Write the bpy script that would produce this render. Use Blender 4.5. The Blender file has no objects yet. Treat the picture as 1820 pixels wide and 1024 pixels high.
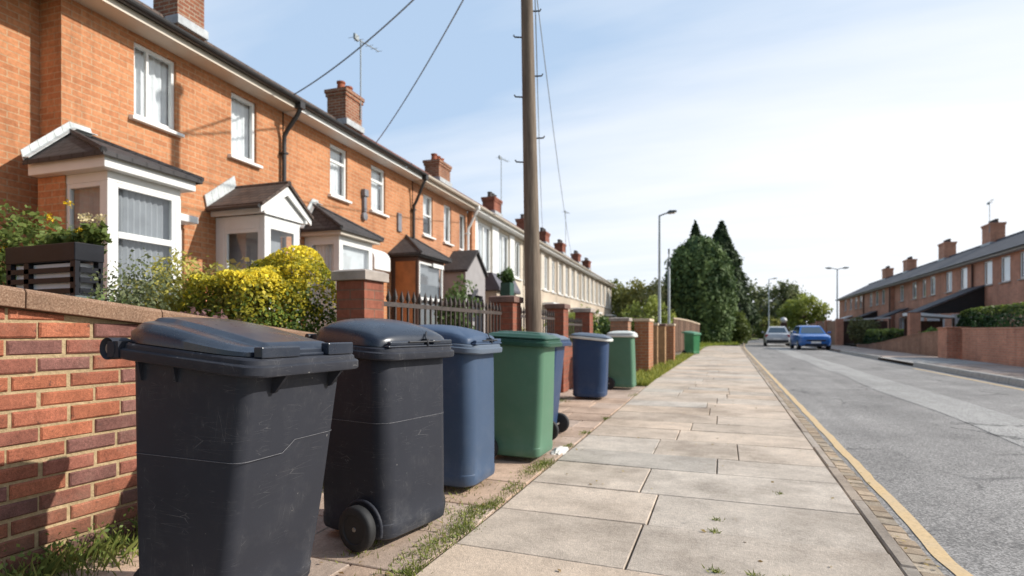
import bpy, bmesh, math, random
import numpy as np
from mathutils import Vector, Matrix, noise

R = math.radians
PI = math.pi
scene = bpy.context.scene
COL = scene.collection
rng = random.Random(7)

# ------------------------------------------------------------------ nodes
def nn(nt, typ, **kw):
    n = nt.nodes.new(typ)
    for k, v in kw.items():
        if k.startswith('i_'):
            n.inputs[k[2:].replace('_', ' ')].default_value = v
        else:
            setattr(n, k, v)
    return n

def new_mat(name):
    m = bpy.data.materials.new(name)
    m.use_nodes = True
    nt = m.node_tree
    b = nt.nodes['Principled BSDF']
    return m, nt, b

def c4(c):
    return (c[0], c[1], c[2], 1.0)

def ramp(nt, fac, stops):
    r = nt.nodes.new('ShaderNodeValToRGB')
    el = r.color_ramp.elements
    while len(el) < len(stops):
        el.new(0.5)
    for e, (p, c) in zip(el, stops):
        e.position = p
        e.color = c4(c) if not isinstance(c, (int, float)) else (c, c, c, 1)
    nt.links.new(fac, r.inputs[0])
    return r.outputs[0]

def mix(nt, fac, a, b, mode='MIX'):
    m = nt.nodes.new('ShaderNodeMix')
    m.data_type = 'RGBA'
    m.blend_type = mode
    for i, v in ((0, fac), (6, a), (7, b)):
        if isinstance(v, (int, float)):
            m.inputs[i].default_value = v
        elif isinstance(v, tuple):
            m.inputs[i].default_value = c4(v)
        else:
            nt.links.new(v, m.inputs[i])
    return m.outputs[2]

def mth(nt, op, a, b=0.0):
    m = nt.nodes.new('ShaderNodeMath')
    m.operation = op
    for i, v in ((0, a), (1, b)):
        if isinstance(v, (int, float)):
            m.inputs[i].default_value = v
        else:
            nt.links.new(v, m.inputs[i])
    return m.outputs[0]

def coords(nt, kind='Object', scale=(1, 1, 1), rot=(0, 0, 0)):
    t = nt.nodes.new('ShaderNodeTexCoord')
    mp = nt.nodes.new('ShaderNodeMapping')
    mp.inputs['Scale'].default_value = scale
    mp.inputs['Rotation'].default_value = rot
    nt.links.new(t.outputs[kind], mp.inputs['Vector'])
    return mp.outputs[0]

def noi(nt, vec, scale, detail=4, rough=.6):
    n = nt.nodes.new('ShaderNodeTexNoise')
    n.inputs['Scale'].default_value = scale
    n.inputs['Detail'].default_value = detail
    n.inputs['Roughness'].default_value = rough
    if vec is not None:
        nt.links.new(vec, n.inputs['Vector'])
    return n.outputs['Fac']

def bump(nt, b, h, strength=.3, dist=.01):
    n = nt.nodes.new('ShaderNodeBump')
    n.inputs['Strength'].default_value = strength
    n.inputs['Distance'].default_value = dist
    nt.links.new(h, n.inputs['Height'])
    nt.links.new(n.outputs[0], b.inputs['Normal'])

MATS = {}
def simple(name, col, rough=.6, var=.15, scale=6, metal=0.0, bumps=0.0, spec=.5):
    if name in MATS:
        return MATS[name]
    m, nt, b = new_mat(name)
    v = coords(nt)
    n = noi(nt, v, scale)
    lo = tuple(c * (1 - var) for c in col)
    hi = tuple(min(1, c * (1 + var)) for c in col)
    nt.links.new(ramp(nt, n, [(.3, lo), (.7, hi)]), b.inputs['Base Color'])
    b.inputs['Roughness'].default_value = rough
    b.inputs['Metallic'].default_value = metal
    b.inputs['Specular IOR Level'].default_value = spec
    if bumps:
        bump(nt, b, noi(nt, v, scale * 12), bumps, .004)
    MATS[name] = m
    return m

def brick(name, c1, c2, mortar, w=.225, h=.075, ms=.010, var=.25, bmp=.5):
    m, nt, b = new_mat(name)
    uv = coords(nt, 'UV')
    t = nt.nodes.new('ShaderNodeTexBrick')
    t.offset = .5
    t.inputs['Color1'].default_value = c4(c1)
    t.inputs['Color2'].default_value = c4(c2)
    t.inputs['Mortar'].default_value = c4(mortar)
    t.inputs['Scale'].default_value = 1
    t.inputs['Mortar Size'].default_value = ms
    t.inputs['Mortar Smooth'].default_value = .3
    t.inputs['Bias'].default_value = -.1
    t.inputs['Brick Width'].default_value = w
    t.inputs['Row Height'].default_value = h
    nt.links.new(uv, t.inputs['Vector'])
    ob = coords(nt)
    big = noi(nt, ob, .9, 5)
    fine = noi(nt, ob, 22, 4)
    col = mix(nt, 1.0, t.outputs['Color'], ramp(nt, big, [(.3, 1 - var), (.7, 1 + var * .4)]), 'MULTIPLY')
    col = mix(nt, 1.0, col, ramp(nt, fine, [(.3, .80), (.7, 1.14)]), 'MULTIPLY')
    stk = noi(nt, coords(nt, 'Object', (2.4, 2.4, .22)), 1.5, 5, .7)
    col = mix(nt, 1.0, col, ramp(nt, stk, [(.28, (.74, .72, .72)), (.5, (1, 1, 1)), (.75, (1.07, 1.07, 1.05))]), 'MULTIPLY')
    nt.links.new(col, b.inputs['Base Color'])
    b.inputs['Roughness'].default_value = .88
    b.inputs['Specular IOR Level'].default_value = .25
    hgt = mth(nt, 'SUBTRACT', mth(nt, 'MULTIPLY', fine, .25), t.outputs['Fac'])
    bump(nt, b, hgt, bmp, .008)
    MATS[name] = m
    return m

def tiles(name, c1, c2, w=.165, h=.1):
    m, nt, b = new_mat(name)
    uv = coords(nt, 'UV')
    t = nt.nodes.new('ShaderNodeTexBrick')
    t.offset = .5
    t.inputs['Color1'].default_value = c4(c1)
    t.inputs['Color2'].default_value = c4(c2)
    t.inputs['Mortar'].default_value = c4(tuple(x * .3 for x in c1))
    t.inputs['Scale'].default_value = 1
    t.inputs['Mortar Size'].default_value = .008
    t.inputs['Brick Width'].default_value = w
    t.inputs['Row Height'].default_value = h
    nt.links.new(uv, t.inputs['Vector'])
    ob = coords(nt)
    n = noi(nt, ob, 2.5, 6)
    col = mix(nt, 1.0, t.outputs['Color'], ramp(nt, n, [(.3, .65), (.7, 1.25)]), 'MULTIPLY')
    nt.links.new(col, b.inputs['Base Color'])
    b.inputs['Roughness'].default_value = .75
    bump(nt, b, mth(nt, 'SUBTRACT', 1.0, t.outputs['Fac']), .6, .015)
    MATS[name] = m
    return m

def plastic(name, col, rough=.42, dust=(.45, .43, .40), scratch=1.0, spec=.22):
    m, nt, b = new_mat(name)
    ob = coords(nt)
    n = noi(nt, ob, 3.0, 5)
    n2 = noi(nt, ob, 160, 2)
    base = mix(nt, n, tuple(c * .8 for c in col), tuple(c * 1.2 for c in col))
    # dust that gathers in soft patches, stronger low down
    sep = nn(nt, 'ShaderNodeSeparateXYZ'); nt.links.new(ob, sep.inputs[0])
    low = ramp(nt, sep.outputs['Z'], [(.0, .60), (.25, .05)])
    dn = ramp(nt, noi(nt, ob, 7, 6, .7), [(.48, 0.0), (.85, .22)])
    dmask = mth(nt, 'MULTIPLY', dn, mth(nt, 'ADD', low, .18))
    base = mix(nt, dmask, base, dust)
    # fine scratches: stretched voronoi edges at two angles
    sc = None
    for k, (sx, sy, sz, ang) in enumerate([(4, 4, 40, .5), (34, 34, 5, -.35), (8, 8, 60, -.9)]):
        v = coords(nt, 'Object', (sx, sy, sz), (ang, ang * .6, .3 * k))
        vt = nn(nt, 'ShaderNodeTexVoronoi', feature='DISTANCE_TO_EDGE')
        vt.inputs['Scale'].default_value = 1.0
        nt.links.new(v, vt.inputs['Vector'])
        line = ramp(nt, vt.outputs['Distance'], [(.0, 1.0), (.012, 0.0)])
        gate = ramp(nt, noi(nt, ob, 5 + 2 * k, 4), [(.54, 0.0), (.66, 1.0)])
        s = mth(nt, 'MULTIPLY', line, gate)
        sc = s if sc is None else mth(nt, 'MAXIMUM', sc, s)
    base = mix(nt, mth(nt, 'MULTIPLY', sc, .28 * scratch), base, (.42, .41, .40))
    spots = ramp(nt, noi(nt, ob, 55, 2, .4), [(.765, 0.0), (.785, 1.0)])
    base = mix(nt, mth(nt, 'MULTIPLY', spots, .30 * scratch), base, (.5, .48, .44))
    nt.links.new(base, b.inputs['Base Color'])
    rr = ramp(nt, n, [(.3, rough - .07), (.7, rough + .12)])
    nt.links.new(rr, b.inputs['Roughness'])
    b.inputs['Specular IOR Level'].default_value = spec
    bump(nt, b, mth(nt, 'ADD', mth(nt, 'MULTIPLY', n2, .6), mth(nt, 'MULTIPLY', sc, -.4)), .12, .002)
    MATS[name] = m
    return m

def vcol_mat(name, rough=.6, trans=0.0, nscale=0, bmp=0.0, spec=.3, nvar=.25, stains=False, salts=False):
    """colour from the mesh's 'Col' attribute with fine procedural variation"""
    m, nt, b = new_mat(name)
    a = nn(nt, 'ShaderNodeAttribute', attribute_name='Col')
    col = a.outputs['Color']
    if nscale:
        ob = coords(nt)
        f = noi(nt, ob, nscale, 6, .7)
        g = noi(nt, ob, nscale * 9, 3)
        h_ = noi(nt, ob, nscale * 34, 2, .8)
        col = mix(nt, 1.0, col, ramp(nt, h_, [(.3, 1 - nvar * 1.1), (.7, 1 + nvar * 1.1)]), 'MULTIPLY')
        col = mix(nt, 1.0, col, ramp(nt, f, [(.25, 1 - nvar), (.75, 1 + nvar)]), 'MULTIPLY')
        col = mix(nt, 1.0, col, ramp(nt, g, [(.25, 1 - nvar * .7), (.75, 1 + nvar * .7)]), 'MULTIPLY')
        if stains:
            st = noi(nt, ob, 1.1, 6, .7)
            col = mix(nt, 1.0, col, ramp(nt, st, [(.30, (.58, .56, .54)), (.54, (1, 1, 1)), (.75, (1.12, 1.10, 1.07))]), 'MULTIPLY')
            vt = nn(nt, 'ShaderNodeTexVoronoi', feature='F1'); vt.inputs['Scale'].default_value = 5.5
            nt.links.new(ob, vt.inputs['Vector'])
            gum = ramp(nt, vt.outputs['Distance'], [(.045, .55), (.075, 0.0)])
            gate = ramp(nt, noi(nt, ob, 2.1, 2), [(.55, 0.0), (.60, 1.0)])
            col = mix(nt, mth(nt, 'MULTIPLY', gum, gate), col, (.16, .15, .14))
        if salts:
            sa = ramp(nt, noi(nt, ob, 3.2, 6, .75), [(.54, 0.0), (.80, .32)])
            col = mix(nt, sa, col, (.46, .33, .25))
            dk = ramp(nt, noi(nt, ob, 26, 3, .7), [(.62, 0.0), (.72, .65)])
            col = mix(nt, dk, col, (.07, .045, .04))
            zz_ = nn(nt, 'ShaderNodeSeparateXYZ'); nt.links.new(ob, zz_.inputs[0])
            damp = ramp(nt, mth(nt, 'ADD', zz_.outputs['Z'], mth(nt, 'MULTIPLY', f, .25)), [(.14, .60), (.50, 0.0)])
            col = mix(nt, damp, col, (.09, .075, .055))
        if bmp:
            bump(nt, b, mth(nt, 'ADD', mth(nt, 'ADD', f, g), h_), bmp, .005)
    nt.links.new(col, b.inputs['Base Color'])
    b.inputs['Roughness'].default_value = rough
    b.inputs['Specular IOR Level'].default_value = spec
    if trans:
        out = nt.nodes['Material Output']
        tr = nt.nodes.new('ShaderNodeBsdfTranslucent')
        nt.links.new(col, tr.inputs['Color'])
        ms = nt.nodes.new('ShaderNodeMixShader')
        ms.inputs[0].default_value = trans
        nt.links.new(b.outputs[0], ms.inputs[1])
        nt.links.new(tr.outputs[0], ms.inputs[2])
        nt.links.new(ms.outputs[0], out.inputs['Surface'])
    MATS[name] = m
    return m

def glass_mat():
    m, nt, b = new_mat('window_glass')
    out = nt.nodes['Material Output']
    tr = nt.nodes.new('ShaderNodeBsdfTransparent')
    tr.inputs[0].default_value = (.93, .96, .97, 1)
    gl = nt.nodes.new('ShaderNodeBsdfGlossy')
    gl.inputs['Roughness'].default_value = .03
    lw = nt.nodes.new('ShaderNodeLayerWeight')
    lw.inputs[0].default_value = .5
    f = mth(nt, 'MINIMUM', mth(nt, 'ADD', mth(nt, 'MULTIPLY', mth(nt, 'POWER', lw.outputs['Facing'], 3.0), .85), .09), .95)
    ms = nt.nodes.new('ShaderNodeMixShader')
    nt.links.new(f, ms.inputs[0])
    nt.links.new(tr.outputs[0], ms.inputs[1])
    nt.links.new(gl.outputs[0], ms.inputs[2])
    nt.links.new(ms.outputs[0], out.inputs['Surface'])
    return m
GLASS = glass_mat()

# ------------------------------------------------------------------ mesh builder
class MB:
    def __init__(s):
        s.v = []; s.f = []; s.c = []; s.has_c = False
    def add(s, vs, fs, col=None):
        o = len(s.v)
        s.v += [tuple(p) for p in vs]
        s.f += [tuple(i + o for i in f) for f in fs]
        if col is not None:
            s.has_c = True
        s.c += [col or (1, 1, 1)] * len(vs)
        return s
    def box(s, x0, x1, y0, y1, z0, z1, col=None):
        vs = [(x0, y0, z0), (x1, y0, z0), (x1, y1, z0), (x0, y1, z0),
              (x0, y0, z1), (x1, y0, z1), (x1, y1, z1), (x0, y1, z1)]
        return s.add(vs, [(3, 2, 1, 0), (4, 5, 6, 7), (0, 1, 5, 4), (1, 2, 6, 5), (2, 3, 7, 6), (3, 0, 4, 7)], col)
    def quad(s, a, b, c, d, col=None):
        return s.add([a, b, c, d], [(0, 1, 2, 3)], col)
    def poly(s, pts, col=None):
        return s.add(pts, [tuple(range(len(pts)))], col)
    def prism(s, pts, off, col=None):
        """extrude planar polygon pts by vector off"""
        n = len(pts)
        o = Vector(off)
        vs = [tuple(p) for p in pts] + [tuple(Vector(p) + o) for p in pts]
        fs = [tuple(range(n - 1, -1, -1)), tuple(range(n, 2 * n))]
        fs += [(i, (i + 1) % n, n + (i + 1) % n, n + i) for i in range(n)]
        return s.add(vs, fs, col)
    def loft(s, rings, closed=True, cap0=True, cap1=True, col=None):
        n = len(rings[0]); vs = [p for r in rings for p in r]; fs = []
        for k in range(len(rings) - 1):
            for i in range(n if closed else n - 1):
                j = (i + 1) % n
                fs.append((k * n + i, k * n + j, (k + 1) * n + j, (k + 1) * n + i))
        if cap0: fs.append(tuple(range(n - 1, -1, -1)))
        if cap1: fs.append(tuple((len(rings) - 1) * n + i for i in range(n)))
        return s.add(vs, fs, col)
    def tube(s, path, r, n=8, col=None, cap=True):
        path = [Vector(p) for p in path]
        rs = r if isinstance(r, (list, tuple)) else [r] * len(path)
        rings = []; prev = None
        for i, p in enumerate(path):
            t = (path[min(i + 1, len(path) - 1)] - path[max(i - 1, 0)]).normalized()
            if prev is None:
                up = Vector((0, 0, 1)) if abs(t.z) < .9 else Vector((1, 0, 0))
                a = t.cross(up).normalized()
            else:
                a = (prev - t * prev.dot(t)).normalized()
            b = t.cross(a); prev = a
            rings.append([tuple(p + (a * math.cos(2 * PI * k / n) + b * math.sin(2 * PI * k / n)) * rs[i]) for k in range(n)])
        return s.loft(rings, True, cap, cap, col)
    def lathe(s, prof, center, axis='Y', n=28, col=None):
        """prof: list of (radius, along)"""
        rings = []
        for r, h in prof:
            ring = []
            for k in range(n):
                ca, sa = math.cos(2 * PI * k / n) * r, math.sin(2 * PI * k / n) * r
                p = {'Y': (ca, h, sa), 'Z': (ca, sa, h), 'X': (h, ca, sa)}[axis]
                ring.append((center[0] + p[0], center[1] + p[1], center[2] + p[2]))
            rings.append(ring)
        return s.loft(rings, True, True, True, col)
    def build(s, name, mat, parent=None, smooth=None, bevel=0, loc=None, rot=None, fixn=True):
        me = bpy.data.meshes.new(name)
        me.from_pydata(s.v, [], s.f)
        if fixn:
            bm = bmesh.new(); bm.from_mesh(me)
            bmesh.ops.recalc_face_normals(bm, faces=bm.faces)
            bm.to_mesh(me); bm.free()
        uvl = me.uv_layers.new(name='UVMap')
        vs = me.vertices
        for p in me.polygons:
            nx, ny, nz = p.normal
            ax, ay, az = abs(nx), abs(ny), abs(nz)
            for li in p.loop_indices:
                x, y, z = vs[me.loops[li].vertex_index].co
                if az > .93: uv = (x, y)
                elif az > .25:
                    if ax >= ay: uv = (y, z / max(.2, math.sqrt(nx * nx + ny * ny)))
                    else: uv = (x, z / max(.2, math.sqrt(nx * nx + ny * ny)))
                elif ax >= ay: uv = (y, z)
                else: uv = (x, z)
                uvl.data[li].uv = uv
        if s.has_c:
            ca = me.color_attributes.new('Col', 'FLOAT_COLOR', 'POINT')
            ca.data.foreach_set('color', np.array([(c[0], c[1], c[2], 1) for c in s.c], 'f').ravel())
        if smooth is not None:
            me.polygons.foreach_set('use_smooth', [True] * len(me.polygons))
            me.set_sharp_from_angle(angle=R(smooth))
        me.materials.append(mat)
        o = bpy.data.objects.new(name, me)
        COL.objects.link(o)
        if parent: o.parent = parent
        if loc: o.location = loc
        if rot: o.rotation_euler = rot
        if bevel:
            b = o.modifiers.new('bevel', 'BEVEL'); b.width = bevel; b.segments = 2
            b.limit_method = 'ANGLE'; b.angle_limit = R(40)
        return o

def tag(o, label, cat, group=None):
    o['label'] = label; o['category'] = cat
    if group: o['group'] = group
    return o
def struct(o):
    o['kind'] = 'structure'; return o
def stuff(o, label, cat):
    o['kind'] = 'stuff'; o['label'] = label; o['category'] = cat; return o
def thing(name, label, cat, loc=(0, 0, 0), rotz=0, group=None):
    o = bpy.data.objects.new(name, None); COL.objects.link(o)
    o.empty_display_size = .2
    o.location = loc; o.rotation_euler = (0, 0, rotz)
    return tag(o, label, cat, group)

def rrect(hx, hy, r, z, cx=0, cy=0, n=7, zf=None):
    pts = []
    for qx, qy, a0 in ((1, 1, 0), (-1, 1, 90), (-1, -1, 180), (1, -1, 270)):
        for k in range(n):
            a = R(a0 + 90 * k / (n - 1))
            x = cx + qx * (hx - r) + r * math.cos(a)
            y = cy + qy * (hy - r) + r * math.sin(a)
            pts.append((x, y, z + (zf(x) if zf else 0)))
    return pts

# ------------------------------------------------------------------ materials
M_white = simple('white_paint', (.78, .78, .76), .45, .05, 3)
M_cream = simple('cream_paint', (.64, .57, .48), .5, .06, 3)
M_black_metal = simple('black_metal', (.025, .025, .028), .45, .3, 20)
M_rail = simple('rusty_railing_paint', (.060, .046, .040), .6, .4, 14)
M_black_gutter = simple('dark_gutter', (.03, .028, .028), .4, .2, 10)
M_lead = simple('lead_flashing', (.42, .44, .45), .55, .25, 8, .0, .2)
M_curtain = simple('white_curtain', (.80, .81, .82), .9, .10, 5)
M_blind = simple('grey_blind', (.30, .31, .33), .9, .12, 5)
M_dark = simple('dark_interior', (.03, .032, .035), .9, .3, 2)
M_wood_door = simple('orange_timber', (.40, .14, .04), .5, .25, 4)
M_dark_wood = simple('dark_timber', (.075, .035, .022), .6, .3, 5)
M_render = simple('grey_render', (.34, .32, .32), .9, .10, 3, 0, .2)
M_pale_render = simple('pale_render', (.60, .52, .42), .9, .10, 2, 0, .2)
M_cream_render = simple('cream_render', (.50, .415, .325), .9, .10, 1.2, 0, .2)
M_concrete = simple('concrete', (.40, .37, .33), .9, .2, 9, 0, .4)
M_cap_dark = simple('brown_cap', (.17, .10, .08), .85, .25, 8, 0, .4)
M_steel = simple('galvanised_steel', (.33, .36, .37), .5, .15, 8, .3)
M_lamp_head = simple('lamp_casing', (.10, .12, .12), .5, .2, 8)
M_rubber = simple('black_rubber', (.018, .018, .019), .7, .3, 25, 0, .2)
M_hub = simple('wheel_hub', (.055, .055, .058), .5, .3, 20)
M_tin = simple('dull_metal', (.28, .25, .22), .5, .4, 40, .6)
M_soil = simple('garden_soil', (.07, .05, .035), .95, .4, 5, 0, .6)
M_wire = simple('cable_sheath', (.30, .36, .42), .6, .1, 5)

B_orange = brick('orange_brick', (.59, .262, .125), (.47, .190, .088), (.53, .345, .205), ms=.007, var=.18, bmp=.35)
B_orange2 = brick('orange_red_brick', (.58, .265, .140), (.48, .205, .108), (.54, .37, .24), ms=.007, var=.18, bmp=.35)
B_red = brick('red_garden_brick', (.33, .115, .072), (.26, .09, .06), (.24, .13, .09), ms=.007, var=.3)
B_chim = brick('chimney_brick', (.33, .13, .07), (.26, .10, .06), (.42, .33, .24), var=.35)
B_brown = brick('brown_brick', (.66, .285, .180), (.54, .22, .14), (.54, .37, .27), var=.25, bmp=.4)  # lightened so the brick colour itself carries distance haze
B_tan = brick('tan_wall_brick', (.44, .235, .15), (.36, .18, .115), (.30, .21, .15), var=.3)
T_brown = tiles('brown_tiles', (.115, .075, .055), (.085, .06, .05))
T_dark = tiles('dark_slate_tiles', (.060, .054, .054), (.045, .042, .045))
T_red = tiles('red_tiles', (.20, .075, .05), (.15, .06, .045))
T_grey = tiles('grey_roof_tiles', (.085, .08, .088), (.065, .062, .07), .3, .25)

P_char = plastic('charcoal_plastic', (.032, .034, .043), .46, spec=.14)
P_charlid = plastic('charcoal_lid_plastic', (.018, .024, .038), .26, scratch=.35, spec=.55)
P_navy = plastic('slate_blue_plastic', (.056, .088, .148), .42, scratch=.35)
P_blue = plastic('blue_plastic', (.030, .058, .125), .40, scratch=.25)
P_green = plastic('green_plastic', (.095, .195, .125), .42, scratch=.3)
P_teal = plastic('teal_plastic', (.012, .085, .120), .40, scratch=.2)
P_pale = plastic('pale_lid_plastic', (.68, .70, .66), .45, scratch=.2)
P_bluelid = plastic('grey_blue_lid_plastic', (.115, .145, .19), .38, scratch=.2)
P_greenlid = plastic('green_lid_plastic', (.030, .085, .055), .33, scratch=.25)

V_leaf = vcol_mat('leaves', .55, .35)
V_conifer = vcol_mat('conifer_leaves', .7, .15)
V_brickgeo = vcol_mat('hand_laid_bricks', .85, 0, 9, .7, .25, .36, False, True)
V_slab = vcol_mat('paving_slabs', .85, 0, 5, .6, .3, .19, True)
V_sett = vcol_mat('stone_setts', .85, 0, 14, .6, .3, .3)
V_board = vcol_mat('weathered_boards', .8, 0, 5, .3, .2, .3)
V_bark = simple('bark', (.10, .07, .05), .9, .4, 10, 0, .6)

def mortar_mat():
    m, nt, b = new_mat('sandy_mortar')
    ob = coords(nt)
    n = noi(nt, ob, 60, 6, .75)
    nb = noi(nt, ob, 4, 4)
    col = ramp(nt, n, [(.3, (.38, .275, .145)), (.7, (.68, .51, .30))])
    col = mix(nt, 1.0, col, ramp(nt, nb, [(.3, .75), (.7, 1.1)]), 'MULTIPLY')
    nt.links.new(col, b.inputs['Base Color'])
    b.inputs['Roughness'].default_value = .95
    bump(nt, b, n, .9, .012)
    return m
M_mortar = mortar_mat()

def coping_mat():
    m, nt, b = new_mat('coping_stone')
    ob = coords(nt)
    n = noi(nt, ob, 130, 4, .8)
    nb = noi(nt, ob, 6, 4)
    col = ramp(nt, n, [(.25, (.10, .055, .035)), (.5, (.27, .155, .095)), (.78, (.50, .36, .25))])
    col = mix(nt, 1.0, col, ramp(nt, nb, [(.3, .72), (.7, 1.1)]), 'MULTIPLY')
    nt.links.new(col, b.inputs['Base Color'])
    b.inputs['Roughness'].default_value = .9
    bump(nt, b, n, .6, .006)
    return m
M_coping = coping_mat()

def asphalt_mat(name, col, patch=.25, worn=False):
    m, nt, b = new_mat(name)
    ob = coords(nt)
    g = noi(nt, ob, 85, 3, .8)
    g2 = noi(nt, ob, 260, 2)
    p = noi(nt, ob, .7, 6, .65)
    streak = noi(nt, coords(nt, 'Object', (2.2, .12, 1)), 1.6, 5)
    vg = nn(nt, 'ShaderNodeTexVoronoi', feature='F1')
    vg.inputs['Scale'].default_value = 120
    nt.links.new(ob, vg.inputs['Vector'])
    agg = nn(nt, 'ShaderNodeSeparateColor'); nt.links.new(vg.outputs['Color'], agg.inputs[0])
    c = ramp(nt, agg.outputs[0], [(.05, tuple(x * .55 for x in col)), (.5, tuple(x * .92 for x in col)), (.95, tuple(min(1, x * 1.5) for x in col))])
    c = mix(nt, 1.0, c, ramp(nt, g, [(.3, .72), (.7, 1.28)]), 'MULTIPLY')
    c = mix(nt, 1.0, c, ramp(nt, p, [(.3, 1 - patch), (.7, 1 + patch)]), 'MULTIPLY')
    c = mix(nt, 1.0, c, ramp(nt, streak, [(.3, .86), (.7, 1.12)]), 'MULTIPLY')
    # cracks
    wv = noi(nt, ob, 1.2, 5, .7)
    vadd = nn(nt, 'ShaderNodeVectorMath', operation='ADD')
    nt.links.new(ob, vadd.inputs[0])
    cmb = nn(nt, 'ShaderNodeCombineXYZ')
    nt.links.new(wv, cmb.inputs[0]); nt.links.new(wv, cmb.inputs[1])
    nt.links.new(cmb.outputs[0], vadd.inputs[1])
    vt = nn(nt, 'ShaderNodeTexVoronoi', feature='DISTANCE_TO_EDGE')
    vt.inputs['Scale'].default_value = .42
    nt.links.new(vadd.outputs[0], vt.inputs['Vector'])
    cr = ramp(nt, vt.outputs['Distance'], [(.0, 1.0), (.011, 0.0)])
    gate = ramp(nt, noi(nt, ob, .45, 3), [(.44, 0.0), (.54, 1.0)])
    crm = mth(nt, 'MULTIPLY', mth(nt, 'MULTIPLY', cr, gate), .75)
    c = mix(nt, crm, c, (.02, .02, .02))
    nt.links.new(c, b.inputs['Base Color'])
    b.inputs['Roughness'].default_value = .85
    b.inputs['Specular IOR Level'].default_value = .35
    bump(nt, b, mth(nt, 'SUBTRACT', mth(nt, 'ADD', g, mth(nt, 'MULTIPLY', g2, .5)), mth(nt, 'MULTIPLY', crm, 2)), .55, .006)
    return m
M_asphalt = asphalt_mat('asphalt', (.262, .245, .228))
M_asphalt_pale = asphalt_mat('pale_asphalt', (.345, .328, .305), .15)
M_dirt = simple('sandy_dirt', (.20, .155, .11), .95, .4, 9, 0, .8)

def yellow_mat():
    m, nt, b = new_mat('worn_yellow_paint')
    ob = coords(nt)
    n = noi(nt, ob, 45, 5, .8)
    nb = noi(nt, ob, 3, 4)
    c = ramp(nt, n, [(.28, (.24, .19, .13)), (.42, (.58, .40, .20)), (.75, (.72, .52, .28))])
    c = mix(nt, ramp(nt, nb, [(.4, 0.0), (.75, .55)]), c, (.52, .42, .30))
    nt.links.new(c, b.inputs['Base Color'])
    b.inputs['Roughness'].default_value = .8
    bump(nt, b, n, .5, .004)
    return m
M_yellow = yellow_mat()

def ground_mat():
    m, nt, b = new_mat('grass_ground')
    ob = coords(nt)
    n = noi(nt, ob, .25, 6, .7)
    n2 = noi(nt, ob, 6, 5, .8)
    c = ramp(nt, n, [(.3, (.075, .095, .025)), (.7, (.15, .16, .05))])
    c = mix(nt, 1.0, c, ramp(nt, n2, [(.3, .6), (.7, 1.3)]), 'MULTIPLY')
    nt.links.new(c, b.inputs['Base Color'])
    b.inputs['Roughness'].default_value = .95
    bump(nt, b, n2, .8, .03)
    return m
M_ground = ground_mat()

# ------------------------------------------------------------------ camera, sun, sky
CAMZ = 1.02
YAW = 21.1
cam = bpy.data.cameras.new('camera')
cam.sensor_width = 36
cam.lens = 36 * 1000 / 1820
cam.shift_y = 78 / 1820
cam.clip_start = .05
cam.clip_end = 3000
cam.dof.use_dof = True
cam.dof.focus_distance = 2.15
cam.dof.aperture_fstop = 2.6
cam.dof.aperture_blades = 0
co = bpy.data.objects.new('camera', cam)
COL.objects.link(co)
co.location = (0, 0, CAMZ)
co.rotation_euler = (R(90), 0, R(YAW))
scene.camera = co

SUN_EL, SUN_PHI = 34.0, 18.0      # phi: from +X (across the road) towards +Y (along it)
sl = bpy.data.lights.new('sun', 'SUN')
sl.energy = 5.0
sl.angle = R(.53)
sl.color = (1.0, .95, .87)
so = bpy.data.objects.new('sun', sl)
COL.objects.link(so)
d = Vector((math.cos(R(SUN_EL)) * math.cos(R(SUN_PHI)), math.cos(R(SUN_EL)) * math.sin(R(SUN_PHI)), math.sin(R(SUN_EL))))
so.rotation_euler = d.to_track_quat('Z', 'Y').to_euler()
so.location = (20, 5, 20)

w = bpy.data.worlds.new('World')
scene.world = w
w.use_nodes = True
nt = w.node_tree
bg = nt.nodes['Background']
sky = nn(nt, 'ShaderNodeTexSky', sky_type='NISHITA', sun_disc=False)
sky.sun_elevation = R(SUN_EL)
sky.sun_rotation = R(90 - SUN_PHI)
sky.air_density = 1.0
sky.dust_density = 1.2
sky.ozone_density = 1.0
tc = nn(nt, 'ShaderNodeTexCoord')
sp = nn(nt, 'ShaderNodeSeparateXYZ')
nt.links.new(tc.outputs['Generated'], sp.inputs[0])
zz = mth(nt, 'ADD', mth(nt, 'MAXIMUM', sp.outputs['Z'], 0.0), .12)
cb = nn(nt, 'ShaderNodeCombineXYZ')
nt.links.new(mth(nt, 'DIVIDE', sp.outputs['X'], zz), cb.inputs[0])
nt.links.new(mth(nt, 'DIVIDE', sp.outputs['Y'], zz), cb.inputs[1])
mp = nn(nt, 'ShaderNodeMapping')
mp.inputs['Rotation'].default_value = (0, 0, R(28))
mp.inputs['Scale'].default_value = (.55, 1.9, 1)
nt.links.new(cb.outputs[0], mp.inputs[0])
cl = noi(nt, mp.outputs[0], .60, 7, .52)
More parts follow.
